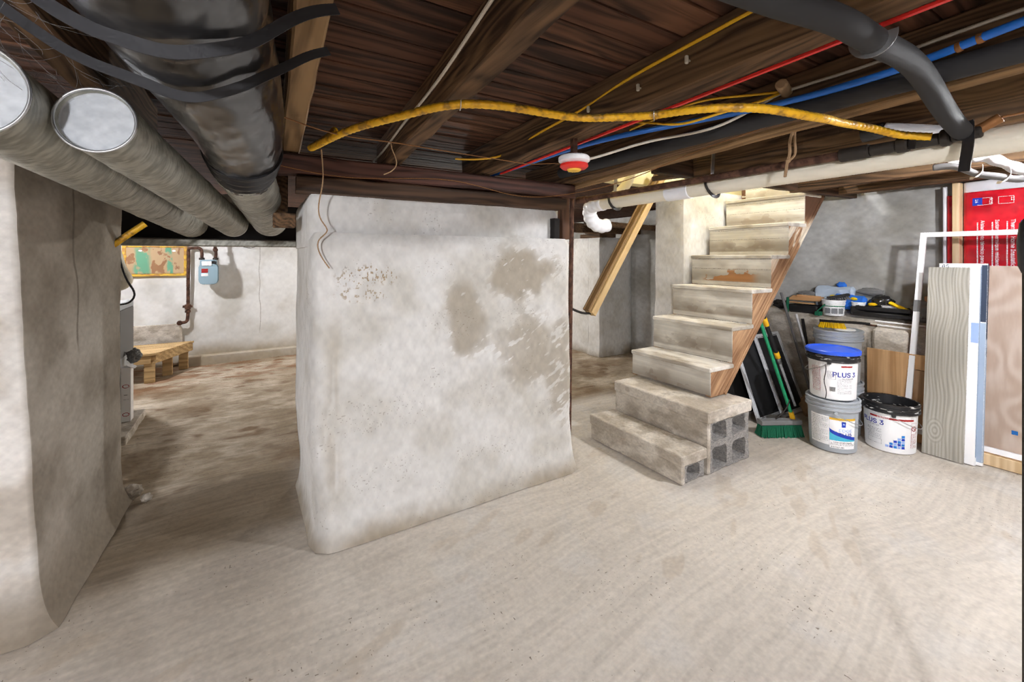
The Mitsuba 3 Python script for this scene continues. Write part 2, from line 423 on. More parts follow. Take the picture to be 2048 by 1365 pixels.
def c_vinyl(p, n, uv):
    q = fbm(p.z * 1.4, p.y * 9, 2, 3)
    rg = .5 + .5 * dr.sin((dr.abs(p.y - .95 - .03 * (noise(p.z * 5) - .5)) + q * .055) * 330)
    g = fbm(p.z * 4, p.y * 120, 0, 3)
    k1 = dr.sqrt(dr.square((p.y - 1.0) / .05) + dr.square((p.z - .17) / .09))
    kn = .5 + .5 * dr.sin(k1 * 20)
    rg = mix((1, 1, 1), (0, 0, 0), 0).x * (rg * smoothstep(.7, 1.1, k1) + kn * (1 - smoothstep(.7, 1.1, k1)))
    t = .45 * rg + .55 * g
    return mix(lin(134, 131, 122), lin(172, 168, 158), smoothstep(.0, 1.0, t))

def c_ply(p, n, uv):
    w = fbm(p.y * 2.6, p.z * 1.5, 4, 3)
    a = .5 + .5 * dr.sin((w * 1.1 + p.y * .35) * 60)
    f = fbm(p.y * 60, p.z * 12, 3, 3)
    return mix(lin(204, 180, 158), lin(228, 210, 192), smoothstep(.0, 1.0, .6 * a + .4 * f))

def c_brass(p, n, uv): return mi.Color3f(lin(160, 130, 70))

def c_blackwrap(p, n, uv):
    d = fbm(p.x * 12, p.y * 12, p.z * 12, 4)
    return mix(lin(24, 24, 25), lin(70, 69, 67), smoothstep(.45, .75, d) * .6)
def b_blackwrap(p, n, uv):
    return .010 * fbm(p.x * 9 + p.y * 5, p.y * 4, p.z * 16, 3) + .003 * fbm(p.x * 30, p.y * 12, p.z * 40, 2)

mat('m_plaster', c_plaster, .92, b_plaster, 1, spec=.2)
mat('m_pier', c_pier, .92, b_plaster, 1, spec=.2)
mat('m_grey', c_grey, .9, b_plaster, 1, spec=.2)
mat('m_back', c_back, .92, b_plaster, 1, spec=.2)
mat('m_floor', c_floor, .88, b_floor, 1, spec=.25)
mat('m_yellowwall', lin(222, 212, 168), .8)
mat('m_board', wood('x', lin(38, 25, 17), lin(88, 58, 42), 1.3, .4), .8, b_wood('x'), 1, spec=.3)
mat('m_board2', wood('x', lin(44, 29, 20), lin(100, 68, 49), 1.3, .4, 11.3), .8, b_wood('x'), 1, spec=.3)
mat('m_joist', wood('y', lin(46, 33, 23), lin(104, 79, 55), 1.3, .7, 4.1), .82, b_wood('y'), 1, spec=.3)
mat('m_joistlight', wood('y', lin(92, 70, 46), lin(142, 114, 80), .8, .6, 8.1), .8, b_wood('y'), 1, spec=.3)
mat('m_beam', wood('x', lin(34, 23, 16), lin(74, 53, 37), 1, .5, 2.2), .7, b_wood('x'), 1, spec=.35)
mat('m_beamred', wood('x', lin(42, 25, 20), lin(82, 52, 42), 1, .5, 6.2), .65, b_wood('x'), 1, spec=.35)
mat('m_post', wood('z', lin(54, 36, 26), lin(98, 68, 48), 1, .5, 3.2), .75, b_wood('z'), 1, spec=.3)
mat('m_paint', painted, .75, b_wood('y'), 1, spec=.35)
mat('m_tread', c_tread, .8, b_wood('y'), 1, spec=.3)
mat('m_stringer', c_stringer, .75, spec=.3)
mat('m_newwood', wood('x', lin(158, 126, 82), lin(204, 174, 126), .8, .5, 1.7), .6, spec=.4)
mat('m_palerail', wood('s', lin(150, 122, 80), lin(198, 170, 124), .8, .4, 1.1), .6, spec=.4)
mat('m_darkrail', wood('s', lin(92, 70, 44), lin(128, 100, 66), .8, .5, 3.7), .55, spec=.4)
mat('m_galv', c_galv, .45, b_galv, 1, metallic=.35, spec=.5)
mat('m_galvcap', lambda p, n, uv: mix(lin(150, 154, 158), lin(182, 185, 188), fbm(p.x * 60, p.y * 60, p.z * 60, 3)), .6, metallic=.15)
mat('m_steel', lin(196, 198, 200), .3, metallic=.9)
mat('m_alu', lin(222, 224, 226), .35, metallic=.15)
mat('m_blackwrap', c_blackwrap, .2, b_blackwrap, 1, spec=.6)
mat('m_rubber', lin(44, 44, 45), .75, spec=.3)
mat('m_black', lin(24, 24, 26), .4, spec=.5)
def c_rim(p, n, uv):
    k = smoothstep(.62, .68, fbm(p.x * 40, p.y * 30, p.z * 90, 4)) * smoothstep(.42, .5, fbm(p.x * 12, p.y * 12, p.z * 30, 3))
    return mix(lin(26, 26, 28), lin(206, 205, 202), k)
mat('m_rim', c_rim, .5, spec=.5)
mat('m_blackmatt', lin(34, 32, 31), .85, spec=.2)
mat('m_web', lin(40, 40, 42), .8, lambda p, n, uv: .002 * noise(p.x * 300, p.y * 300, p.z * 300), 1, spec=.3)
mat('m_pvc', lin(232, 226, 208), .38, spec=.5)
mat('m_pvcwhite', lin(238, 240, 244), .35, spec=.5)
mat('m_rust', c_rust, .8, b_conc, 1, metallic=.2, spec=.3)
mat('m_iron', lin(50, 46, 42), .6, metallic=.4)
mat('m_yellowpipe', c_yellowpipe, .45, spec=.5)
mat('m_yellow', lin(232, 178, 30), .45, spec=.5)
mat('m_redcable', lin(214, 44, 38), .45, spec=.5)
mat('m_blue', lin(32, 104, 192), .4, spec=.5)
mat('m_whitecable', lin(206, 200, 186), .5, spec=.4)
mat('m_copper', lin(140, 96, 58), .5, metallic=.5)
mat('m_twine', lin(150, 124, 96), .95, spec=.1)
mat('m_conc', c_conc, .92, b_conc, 1, spec=.2)
mat('m_block', c_block, .95, b_block, 1, spec=.1)
mat('m_greyplastic', lin(158, 164, 170), .38, spec=.5)
mat('m_white', lin(236, 237, 238), .4, spec=.5)
mat('m_paper', lin(238, 239, 240), .7, spec=.3)
mat('m_bluelid', lin(40, 84, 206), .32, spec=.5)
mat('m_inkblue', lin(44, 52, 140), .6)
mat('m_inkgrey', lin(120, 122, 126), .7)
mat('m_inkblack', lin(24, 24, 26), .6)
mat('m_inkred', lin(150, 34, 34), .6)
mat('m_artblue', lin(40, 120, 200), .5)
mat('m_artdeep', lin(30, 60, 170), .5)
mat('m_artlight', lin(150, 175, 226), .5)
mat('m_teal', lin(70, 176, 206), .5)
mat('m_gold', lin(222, 176, 60), .5)
mat('m_green', lin(18, 128, 84), .35, spec=.5)
mat('m_bristle', lin(24, 92, 66), .8, spec=.2)
mat('m_yellowbristle', lin(240, 200, 24), .7, spec=.2)
mat('m_screenmesh', lin(30, 31, 33), .55, spec=.4)
mat('m_card', lin(192, 148, 104), .85, spec=.2)
mat('m_red', c_red, .28, lambda p, n, uv: .010 * fbm(p.y * 7 + p.z * 4, p.z * 11, p.x * 8, 3), 1, spec=.5)
mat('m_whitefilm', lin(214, 214, 220), .3, spec=.5)
mat('m_stud', wood('z', lin(196, 168, 128), lin(226, 202, 166), .8, .5, 5.0), .7, spec=.3)
mat('m_vinyl', c_vinyl, .5, spec=.4)
mat('m_ply', c_ply, .5, spec=.4)
mat('m_plysmall', wood('z', lin(178, 136, 92), lin(212, 172, 126), 1, .2, 9.0), .6, spec=.3)
mat('m_window', c_window, .7, spec=.3)
mat('m_yellowtrim', c_yellowtrim, .6)
mat('m_meter', lin(134, 158, 170), .5, spec=.4)
mat('m_cream', lin(224, 214, 190), .5)
mat('m_dustgrey', lin(112, 112, 112), .7)
mat('m_navy', lin(40, 52, 72), .6)
mat('m_printgrey', lin(150, 166, 186), .5)
mat('m_tarp', lin(176, 190, 206), .4, spec=.5)
mat('m_cloth', lin(52, 112, 206), .9, spec=.1)
mat('m_sponge', lin(236, 190, 24), .8, spec=.2)
scene['m_glass'] = {'type': 'thindielectric', 'int_ior': 1.3, 'specular_transmittance': {'type': 'rgb', 'value': [.80, .80, .82]}, 'specular_reflectance': {'type': 'rgb', 'value': [.5, .5, .5]}}
scene['m_film'] = {'type': 'thindielectric', 'int_ior': 1.35, 'specular_transmittance': {'type': 'rgb', 'value': [.85, .86, .88]}}

# ------------------------------------------------------------------ lamps
for key, at, r, L, tint, lab in LAMPS:
    s = trimesh.creation.icosphere(3, r); s.apply_translation(at)
    scene[key + '__globe'] = mikit.ply(s, None, smooth=True, emitter={'type': 'area', 'radiance': {'type': 'rgb', 'value': [L * t for t in tint]}})
    if at[2] > 1.5: add(key + '__socket', rcyl((at[0], at[1], at[2] + r * .9), (at[0], at[1], at[2] + r + .06), .022), 'm_white')
    else: add(key + '__stand', rcyl((at[0], at[1], 0.0), (at[0], at[1], at[2] - r * .9), .014), 'm_black')
    thing(key, lab, 'lamp')

# ------------------------------------------------------------------ the setting
def zc(y): return 1.82 + .034 * (2.2 - y) if y < 2.2 else 1.82     # underside of the joists
def zb(y): return zc(y) + .165                                     # underside of the floor boards

def floor_fn(u, v):
    x, y = -3 + 8.4 * u, -3 + 10.2 * v
    q = np.column_stack([x, y, np.zeros_like(x)])
    back = np.clip((y - 2.4) / .8, 0, 1)
    z = (.003 + .012 * back) * 2 * (meshkit.fbm(q * 1.8, 3, 4) - .5) - .003
    return np.column_stack([x, y, np.minimum(z, .004 * (1 - back) + .012 * back)])
add('floor', sheet(floor_fn, 240, 290), 'm_floor', smooth=True)
thing('floor', 'dusty beige concrete floor with a stained brown part beyond the doorway', kind='structure')

flare = lambda z: .045 * math.exp(-z / .09) + .014 * max(0, 1 - z / 1.2)
def center_warp(q):
    q = q.copy(); q[:, 0] += np.clip((.45 - q[:, 0]) / .2, 0, 1) * .055 * np.clip(1 - q[:, 2] / .5, 0, 1); return q
wc = [rounded_block(.24, 1.765, 2.155, 2.90, 0, 1.468, r=.05, flare=flare, amp=.010, seed=3, warp=center_warp),
      rounded_block(.235, 1.73, 2.235, 2.86, 1.40, 1.662, r=.03, amp=.008, seed=5),
      rounded_block(.34, 1.885, 2.42, 2.95, 0, 1.78, r=.05, flare=lambda z: .07 * math.exp(-z / .16), amp=.01, seed=6)]
add('wall_center', wc, 'm_plaster', smooth=40)
thing('wall_center', 'whitewashed thick plaster wall stub in the middle with tan bare patches', kind='structure')

def pier_warp(q):
    k = np.clip((q[:, 1] - 2.2) / .9, 0, 1)
    q = q.copy(); q[:, 0] += np.where(q[:, 0] > -1.5, (-.035 - .07 * np.clip(q[:, 2] / 1.6, 0, 1)) * (1 - k), 0)
    return q
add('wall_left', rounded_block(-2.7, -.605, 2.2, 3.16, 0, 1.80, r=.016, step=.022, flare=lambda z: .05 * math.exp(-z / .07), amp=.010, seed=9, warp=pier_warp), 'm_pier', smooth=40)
thing('wall_left', 'thick plastered pier at the left edge under the metal ducts', kind='structure')

add('wall_back', [rounded_block(-3.0, 5.3, 6.78, 7.1, 0, 1.95, r=.03, amp=.012, seed=12, step=.06),
                  rounded_block(-.70, 4.0, 6.62, 6.85, -.02, .10, r=.04, amp=.015, seed=13, step=.05)], 'm_back', smooth=40)
thing('wall_back', 'white back wall of the far room behind the gas meter', kind='structure')

add('wall_right', [rounded_block(4.6, 4.9, .95, 4.32, 0, 1.98, r=.03, amp=.012, seed=15, step=.05),
                   box(4.66, 4.9, -3.0, .98, 0, 2.1)], 'm_grey', smooth=40)
thing('wall_right', 'grey rendered wall behind the stored things on the right', kind='structure')

add('wall_alcove', [rounded_block(4.04, 5.3, 4.336, 4.60, 0, 1.62, r=.03, amp=.010, seed=17, flare=lambda z: .02 * math.exp(-z / .1)),
                    rounded_block(4.04, 4.34, 4.55, 6.85, 0, 1.62, r=.03, amp=.010, seed=18)], 'm_plaster', smooth=40)
thing('wall_alcove', 'white plastered pier beyond the middle wall beside the alcove', kind='structure')

add('wall_stairs', [rounded_block(3.33, 4.75, 2.50, 2.83, 0, 1.98, r=.04, amp=.012, seed=19, flare=lambda z: .05 * math.exp(-z / .35) * (1 if z < .9 else 0) + .0)], 'm_plaster', smooth=40)
thing('wall_stairs', 'white wall along the far side of the staircase', kind='structure')

# the stairwell shaft above the cellar ceiling
add('wall_stairwell', [box(1.86, 4.86, 2.62, 2.72, 1.985, 3.9), box(4.76, 4.86, 1.5, 2.62, 1.985, 3.9), box(1.86, 1.96, 1.5, 2.62, 2.0, 3.9),
                       box(1.86, 4.86, 1.5, 1.6, 2.02, 3.9), box(1.86, 4.86, 1.5, 2.72, 3.9, 4.0)], 'm_yellowwall')
thing('wall_stairwell', 'pale yellow walls of the stairwell above the steps', kind='structure')
add('wall_behind', [box(-3.0, 4.9, -3.0, -2.9, 0, 2.2), box(-3.0, -2.9, -3.0, 7.0, 0, 2.2), box(5.2, 5.3, 4.3, 7.0, 0, 2.0)], 'm_plaster')
thing('wall_behind', 'plain plastered walls closing the cellar', kind='structure')

# ceiling: deck with every floor board a part of it
deck = [bar((-3, -3, zb(-3) + .05), (-3 + 0, 1.6, zb(1.6) + .05), .01, .01)]
def deck_slab(x0, x1, y0, y1):
    return hull([(x, y, zb(y) + d) for x in (x0, x1) for y in (y0, y1) for d in (.026, .06)])
add('ceiling', [deck_slab(-3, 4.9, -3, 1.6), deck_slab(-3, 1.95, 1.6, 2.2), deck_slab(-3, 1.95, 2.2, 2.72), deck_slab(-3, 5.3, 2.72, 7.1)], 'm_board', smooth=False)
thing('ceiling', 'dark underside of the old wooden floor above', kind='structure')
y = -2.2; k = 0
rb = random.Random(5)
while y < 3.1:
    w = .113 + rb.uniform(-.012, .014)
    y1 = y + w
    ym = (y + y1) / 2
    x1 = 4.6 if y1 < 1.6 else 1.94
    sag = rb.uniform(-.002, .002)
    brk = rb.choice([-.39, .12, .62, 1.2, 1.82, 9])
    for xa, xb in ((-2.9, min(brk, x1)), (brk, x1)):
        if xb - xa < .05: continue
        add('ceiling__board', bar((xa + .0015, ym, zb(ym) + .012 + sag), (xb - .0015, ym, zb(ym) + .012 + sag), w - .004, .024, b=.003),
            ['m_board', 'm_board2'][rb.random() < .45], smooth=False)
    y = y1

# ------------------------------------------------------------------ joists and beams
def joist(p0, p1, w, h, m, label, group=None, seed=0, key='ceiling_joist'):
    """p0, p1: middle of the underside"""
    p0, p1 = np.array(p0, float), np.array(p1, float)
    k = add(key, bar(p0 + (0, 0, h / 2), p1 + (0, 0, h / 2), w, h, b=.006, seg=40, wob=.0035, seed=seed), m, 30)
    thing(k, label, 'joist', group); return k

def j(xn, yn, xf, yf, w, m, label, h=.160, **kw):
    d = (xf - xn) / (yf - yn)
    a, b = -2.6, yf
    joist((xn + d * (a - yn), a, zc(a)), (xf, b, zc(b)), w, h, m, label, **kw)
jA = j(.110, .935, .170, 2.42, .072, 'm_joistlight', 'pale ceiling joist beside the black wrapped duct, straps nailed to it', seed=1)
j(.545, .70, .640, 2.42, .078, 'm_joist', 'brown ceiling joist with a bolt hole, white cable along its side', seed=2)
j(1.185, .46, 1.160, 2.42, .085, 'm_joist', 'brown ceiling joist with yellow cable along its side and red cable below', seed=3)
joist((1.757, -2.6, zc(-2.6) + .004), (1.757, 2.62, 1.808), .080, .160, 'm_joist', 'dark ceiling joist with the porcelain knob, beside the stair opening', seed=4)
joist((1.843, -2.6, zc(-2.6) - .004), (1.853, 2.62, 1.795), .080, .165, 'm_joistlight', 'splintered joist doubled against the dark one at the stair opening, toned paler as if lit', seed=14)  # yellowish wood, with the lit lower edge put into its paler colour
j(-.415, 1.25, -.370, 2.3, .085, 'm_joist', 'dusty cobwebbed ceiling joist between the ducts at top left', seed=5)
j(-1.0, 1.25, -.95, 2.3, .08, 'm_joist', 'ceiling joist beyond the left duct', seed=6)
joist((2.34, -2.6, 1.90), (2.34, 1.66, 1.80), .07, .20, 'm_joist', 'dark joist behind the long white drain pipe', seed=7, key='ceiling_joist')
joist((2.96, -2.6, 1.93), (2.96, 1.72, 1.845), .08, .15, 'm_joist', 'rough brown joist over the store corner, upper of the two bands above the grey wall', seed=8)
joist((3.60, -2.6, 1.93), (3.60, 1.72, 1.850), .08, .14, 'm_joist', 'rough brown joist just above the grey wall, lower of the two bands', seed=9)
joist((4.28, -2.6, 1.95), (4.28, 1.72, 1.875), .08, .12, 'm_joist', 'joist nearest the insulation bags', seed=10)
solo('trimmer_beam', bar((2.0, 1.69, 1.90), (4.6, 1.69, 1.94), .06, .13, seg=30, wob=.004, seed=3), 'm_beam', 'dark trimmer timber across the top of the stairs', 'beam')
solo('brace_board', bar((2.16, 1.78, 1.845), (2.60, 1.72, 1.92), .16, .03, seg=10, wob=.003), 'm_joist', 'short triangular looking board braced above the drain pipe clamp', 'board')

k = add('timber_beam__lower_beam', bar((.185, 2.245, 1.692), (1.742, 2.245, 1.692), .13, .076, b=.008, seg=50, wob=.005, seed=11), 'm_beam', 30)
add('timber_beam__upper_plank', bar((.07, 2.24, 1.777), (1.80, 2.24, 1.777), .15, .084, b=.008, seg=50, wob=.005, seed=12), 'm_beamred', 30)
thing('timber_beam', 'dark old timber sill beam lying on top of the white middle wall', 'beam')
labels['timber_beam__upper_plank'] = {'label': 'reddish brown upper plank'}
solo('wooden_post', bar((1.742, 2.21, 1.466), (1.742, 2.21, 1.745), .058, .05, up=(0, 1, 0), seg=12, wob=.003), 'm_post', 'short dark wooden post on the right end of the middle wall', 'post')
solo('recess_shade', bar((1.672, 2.215, 1.466), (1.672, 2.215, 1.60), .045, .05, up=(0, 1, 0), seg=8, wob=.003), 'm_blackmatt', 'dark piece standing in for the shaded recess left of the short post', 'post')  # dark piece put in for the shade of the recess beside the post
solo('shim_block', [box(.075, .17, 2.50, 2.62, 1.58, 1.80, .006), box(.10, .20, 2.40, 2.5, 1.50, 1.57, .005)], 'm_joist', 'weathered wooden packing pieces at the left end of the sill beam', 'wood block')

# trunk duct the round ducts run into
add('trunk_duct__body', box(-.95, .42, 4.30, 4.7, 1.50, 1.80, .006), 'm_blackmatt')
add('trunk_duct__lower_lip', box(-1.0, .44, 4.10, 4.30, 1.438, 1.490, .006), 'm_galv')
thing('trunk_duct', 'dark trunk duct across the doorway with a pale lower lip', 'duct')
labels['trunk_duct__lower_lip'] = {'label': 'pale metal lip along the bottom edge'}

# ------------------------------------------------------------------ ducts
def duct(key, p0, p1, r, label, joints, capped=True, group=None):
    p0, p1 = np.array(p0, float), np.array(p1, float)
    d, s, u = frame_of(p1 - p0); L = np.linalg.norm(p1 - p0)
    prof = [(r * .93, .012), (r * 1.0, 0.0), (r * 1.03, .004), (r * 1.03, .012), (r, .018)]
    for t in joints:
        prof += [(r, t - .006), (r * 1.02, t - .003), (r * 1.02, t + .003), (r * .992, t + .006)]
    prof += [(r * .99, L - .02), (r * .99, L), (0, L)]
    m = trimesh.creation.revolve(prof, sections=64)
    M = basis(p0, s, np.cross(d, s), d)
    add(key + '__pipe', xform(m, M), 'm_galv', 30)
    if capped:
        c = trimesh.creation.revolve([(0, .016), (r * .6, .014), (r * .9, .016), (r * .955, .013), (r * .955, .02), (0, .022)], sections=64)
        add(key + '__end_cap', xform(c, M), 'm_galvcap', 30)
        add(key + '__end_cap__crimp_ring', xform(trimesh.creation.torus(r * 1.0, .0035, major_sections=64, minor_sections=8), M), 'm_steel', True)
    thing(key, label, 'duct', group)
duct('round_duct', (-.500, 1.325, 1.697), (-.376, 4.02, 1.600), .100, 'capped galvanised round duct at the far left, its end cut by the picture edge', [.9, 1.5, 2.1])
duct('round_duct_001', (-.315, 1.40, 1.679), (-.085, 3.10, 1.550), .077, 'capped galvanised round duct with its bright oval end facing us, in the middle of three', [.22, .85, 1.35])
duct('round_duct_002', (-.02, 2.0, 1.700), (.112, 3.20, 1.588), .102, 'galvanised round duct coming out of the black wrapped duct', [.38, .52, .9], capped=False)
def duct_elbow(key, p, r):
    x, y, z = p
    add(key + '__elbow', tube([(x, y - .02, z), (x + .004, y + .05, z + .006), (x + .006, y + .11, z + .05), (x + .006, y + .13, z + .12), (x + .006, y + .13, z + .19)], r * .985, n=40), 'm_galv', 40)
duct_elbow('round_duct', (-.376, 4.02, 1.600), .100); duct_elbow('round_duct_001', (-.085, 3.10, 1.550), .077); duct_elbow('round_duct_002', (.112, 3.20, 1.588), .102)

def blackduct():
    c = np.array([(-.26, -1.2, 1.84), (-.22, 0, 1.84), (-.155, .55, 1.835), (-.118, .9, 1.831), (-.078, 1.25, 1.813), (-.039, 1.6, 1.794), (-.025, 1.82, 1.760), (-.018, 1.97, 1.712), (-.012, 2.04, 1.705)])
    rr = [.155, .155, .152, .150, .144, .138, .126, .112, .101]
    tt = np.linspace(0, 1, len(c)); n = 72; per = 150
    t = np.linspace(0, 1, per)
    C = CubicSpline(tt, c)(t); R = np.interp(t, tt, rr)
    v = []
    a = np.linspace(0, 2 * PI, n, endpoint=False)
    for i in range(per):
        dirs = np.column_stack([np.cos(a), np.zeros(n), np.sin(a)])
        P = C[i] + dirs * R[i]
        fold = .006 * (meshkit.fbm(np.column_stack([a * 0 + np.cos(a) * 2, P[:, 1] * 9, np.sin(a) * 2]), 3, 2) - .5)
        endk = np.clip((P[:, 1] - 1.62) / .3, 0, 1)
        fold = fold + .020 * endk * (meshkit.fbm(np.column_stack([np.cos(a) * 6, P[:, 1] * 14, np.sin(a) * 6]), 3, 6) - .55)
        y = C[i, 1]
        hoop = -.004 * math.exp(-((y - 1.10) / .02) ** 2) - .004 * math.exp(-((y - .93) / .02) ** 2)
        v.append(P + dirs * (fold + hoop)[:, None])
    v = np.concatenate(v); f = []
    for i in range(per - 1):
        for k in range(n):
            q, b = i * n + k, i * n + (k + 1) % n
            f += [(q, b, b + n), (q, b + n, q + n)]
    m = trimesh.Trimesh(v, np.array(f), process=False)
    if m.volume < 0: m.invert()
    return m
add('wrapped_duct__wrap', blackduct(), 'm_blackwrap', True)
add('wrapped_duct__tape_collar', tube([(-.020, 1.86, 1.748), (-.017, 1.95, 1.718), (-.013, 2.03, 1.703)], lambda t: .128 - .024 * t + .004 * math.sin(t * 25), n=40), 'm_black', 40)
thing('wrapped_duct', 'fat insulated duct wrapped in shiny black plastic at the top left', 'duct')

def strapping(key, pts, w, label):
    solo(key, ribbon(pts, w, .003, (0, 1, 0)), 'm_web', label, 'strap')
strapping('hanging_strap', [(-.43, 1.05, 1.875), (-.33, 1.0, 1.80), (-.26, .93, 1.735), (-.205, .88, 1.695), (-.157, .85, 1.674), (-.11, .845, 1.668), (-.066, .842, 1.678), (-.02, .857, 1.704), (.018, .89, 1.744), (.06, .905, 1.79), (.11, .92, 1.832), (.153, .935, 1.857)], .022, 'black webbing strap slung under the wrapped duct, the higher one in the picture')
strapping('hanging_strap_001', [(-.44, 1.22, 1.858), (-.34, 1.16, 1.775), (-.25, 1.09, 1.712), (-.168, 1.046, 1.677), (-.13, 1.044, 1.665), (-.098, 1.041, 1.662), (-.057, 1.022, 1.670), (-.012, 1.01, 1.691), (.021, 1.03, 1.722), (.07, 1.07, 1.772), (.12, 1.10, 1.82), (.163, 1.12, 1.850)], .020, 'black webbing strap slung under the wrapped duct, the lower one in the picture')

# cobwebs between joist and ducts
rw = random.Random(3)
webs = []
for i in range(60):
    a = np.array([rw.uniform(-.47, -.33), rw.uniform(.9, 1.6), rw.uniform(1.77, 1.84)])
    b = a + np.array([rw.uniform(-.08, .1), rw.uniform(-.1, .16), rw.uniform(-.10, .01)])
    m_ = (a + b) / 2 + np.array([rw.uniform(-.02, .02), 0, -.012])
    webs.append(tube([a, m_, b],   .00028, n=4, per=5))
k = add('cobweb', webs, 'm_dustgrey', True); thing(k, 'dusty cobweb threads hanging on the joist at top left', 'cobweb', kind='stuff')

# ------------------------------------------------------------------ pipes and cables under the ceiling
csst = [(.33, 2.08, 1.93), (.285, 2.03, 1.87), (.218, 1.955, 1.805), (.225, 1.89, 1.797), (.307, 1.616, 1.806), (.44, 1.39, 1.820), (.562, 1.232, 1.829), (.753, 1.154, 1.824), (.947, 1.114, 1.820), (1.057, 1.038, 1.819), (1.162, .986, 1.829), (1.194, .871, 1.818), (1.236, .78, 1.806), (1.317, .704, 1.795), (1.422, .657, 1.783), (1.60, .66, 1.80), (1.80, .68, 1.822), (1.93, .643, 1.814), (2.0, .594, 1.792), (2.035, .519, 1.772)]
cs = spline(csst, 10)
add('gas_hose__jacket', tube(csst, lambda t: .0135 + .0007 * math.sin(t * 900), n=14, per=40), 'm_yellowpipe', 60)
def clip(at, yaw, r, w=.018, key='gas_hose__clip', m='m_steel'):
    a = np.linspace(-.1, PI + .1, 14)
    c, s = math.cos(yaw), math.sin(yaw)
    pts = [(at[0] + r * math.cos(q) * -s, at[1] + r * math.cos(q) * c, at[2] - r * math.sin(q)) for q in a]
    return add(key, ribbon([tuple(p) for p in pts], w, .002, (c, s, 0), per=3), m)
clip((.562, 1.232, 1.834), -.3, .0165); clip((1.162, .986, 1.834), -.9, .0165)
thing('gas_hose', 'thick yellow corrugated gas hose curving below the joists', 'hose')
labels['gas_hose__clip'] = {'label': 'galvanised pipe clip'}

solo('gas_hose_stub', tube([(-.74, 3.04, 1.30), (-.62, 3.055, 1.415), (-.535, 3.065, 1.495), (-.49, 3.07, 1.535)], .017, n=14), 'm_yellowpipe', 'short yellow hose beside the pier under the left duct', 'hose')

# black insulated hose at the top right
hose = [(.55, .47, 1.838), (.879, .432, 1.838), (1.03, .405, 1.836), (1.187, .40, 1.834), (1.38, .403, 1.846), (1.56, .414, 1.840), (1.74, .428, 1.812), (1.92, .440, 1.786), (2.03, .441, 1.768)]
add('insulated_hose__sleeve', tube(hose, .0285, n=20), 'm_rubber', True)
clip((1.187, .40, 1.842), 0.05, .032, .026, 'insulated_hose__clamp')
thing('insulated_hose', 'black foam covered hose curving down at the top right', 'hose')
labels['insulated_hose__clamp'] = {'label': 'galvanised half round clamp'}

solo('insulated_pipe', tube([(1.684, 2.16, 1.882), (1.684, 1.2, 1.880), (1.684, .4, 1.880), (1.684, -.8, 1.882)], .032, n=20), 'm_rubber', 'long straight black foam covered pipe running beside the wide joist', 'pipe')
add('blue_pipe__tube', tube([(1.25, 2.3, 1.848), (1.27, 1.961, 1.852), (1.32, 1.517, 1.869), (1.42, 1.226, 1.880), (1.58, .991, 1.903), (1.64, .75, 1.905), (1.63, .437, 1.908), (1.60, .243, 1.922), (1.58, -.5, 1.93)], .0115, n=12), 'm_blue', True)
add('blue_pipe__crimp_ring', rcyl((1.620, .365, 1.912), (1.618, .352, 1.913), .0135), 'm_copper')
add('blue_pipe__crimp_ring', rcyl((1.614, .325, 1.9165), (1.612, .310, 1.9175), .0135), 'm_copper')
thing('blue_pipe', 'blue plastic water pipe running beside the third joist', 'pipe')
solo('red_cable', ribbon([(1.236, 2.15, 1.832), (1.240, 1.1, 1.862), (1.243, .45, 1.884), (1.246, -.6, 1.917)], .012, .008, (0, 0, 1)), 'm_redcable', 'red electric cable stapled along the lower edge of the third joist', 'cable')
solo('yellow_cable', tube([(1.11, .2, 2.0), (1.128, .60, 2.0), (1.131, .787, 1.992), (1.134, 1.106, 1.972), (1.134, 1.307, 1.942), (1.128, 1.639, 1.914), (1.122, 1.964, 1.882), (1.02, 2.05, 1.87), (.93, 2.1, 1.872)], .0055, n=8), 'm_yellow', 'thin yellow electric cable running along the side of the third joist', 'cable')
solo('white_cable', tube([(.462, .50, 1.99), (.474, .861, 1.942), (.498, 1.241, 1.900), (.545, 1.749, 1.905), (.575, 2.2, 1.885), (.58, 2.5, 1.87)], .005, n=8), 'm_whitecable', 'off white electric cable running along the side of the second joist', 'cable')
solo('white_cable_001', tube([(1.19, 1.44, 1.762), (1.25, 1.404, 1.774), (1.42, 1.226, 1.832), (1.55, 1.041, 1.857), (1.615, .922, 1.904), (1.66, .84, 1.948), (1.692, .78, 1.965), (1.698, .6, 1.968), (1.700, .35, 1.985), (1.702, -.4, 1.99)], .0055, n=8), 'm_whitecable', 'off white cable running from the smoke alarm through the porcelain knob', 'cable')
add('yellow_cable_loop__strand', tube([(1.66, .83, 1.955), (1.62, .95, 1.972), (1.55, 1.10, 1.98), (1.45, 1.22, 1.93), (1.40, 1.32, 1.90)], .0048, n=8), 'm_yellow', True)
add('yellow_cable_loop__strand', tube([(1.655, .835, 1.950), (1.55, .86, 1.905), (1.46, .96, 1.874), (1.43, 1.08, 1.868), (1.42, 1.2, 1.90), (1.41, 1.3, 1.93)], .0048, n=8), 'm_yellow', True)
thing('yellow_cable_loop', 'slack loop of thin yellow cable beside the porcelain knob', 'cable')
add('knob_insulator', rcyl((1.60, .80, 1.962), (1.70, .83, 1.962), .020, b=.006), 'm_twine')
thing('knob_insulator', 'brown ceramic knob insulator on the wide joist', 'insulator')
for i, (yy, zz) in enumerate([(1.02, 1.925), (.83, 1.945), (1.27, 1.925)]):
    add('wire_nail', [rcyl((1.15, yy, zz), (1.118, yy, zz), .003), rcyl((1.122, yy, zz - .012), (1.122, yy, zz + .012), .006)], 'm_whitecable')
for i, q in enumerate(['nearest the thick yellow hose', 'beside the yellow cable', 'farthest along']):
    kk = 'wire_nail' + ('' if i == 0 else f'_{i:03d}'); thing(kk, f'small white nailed cable clip on the third joist, {q}', 'clip', 'cable clips on the third joist')

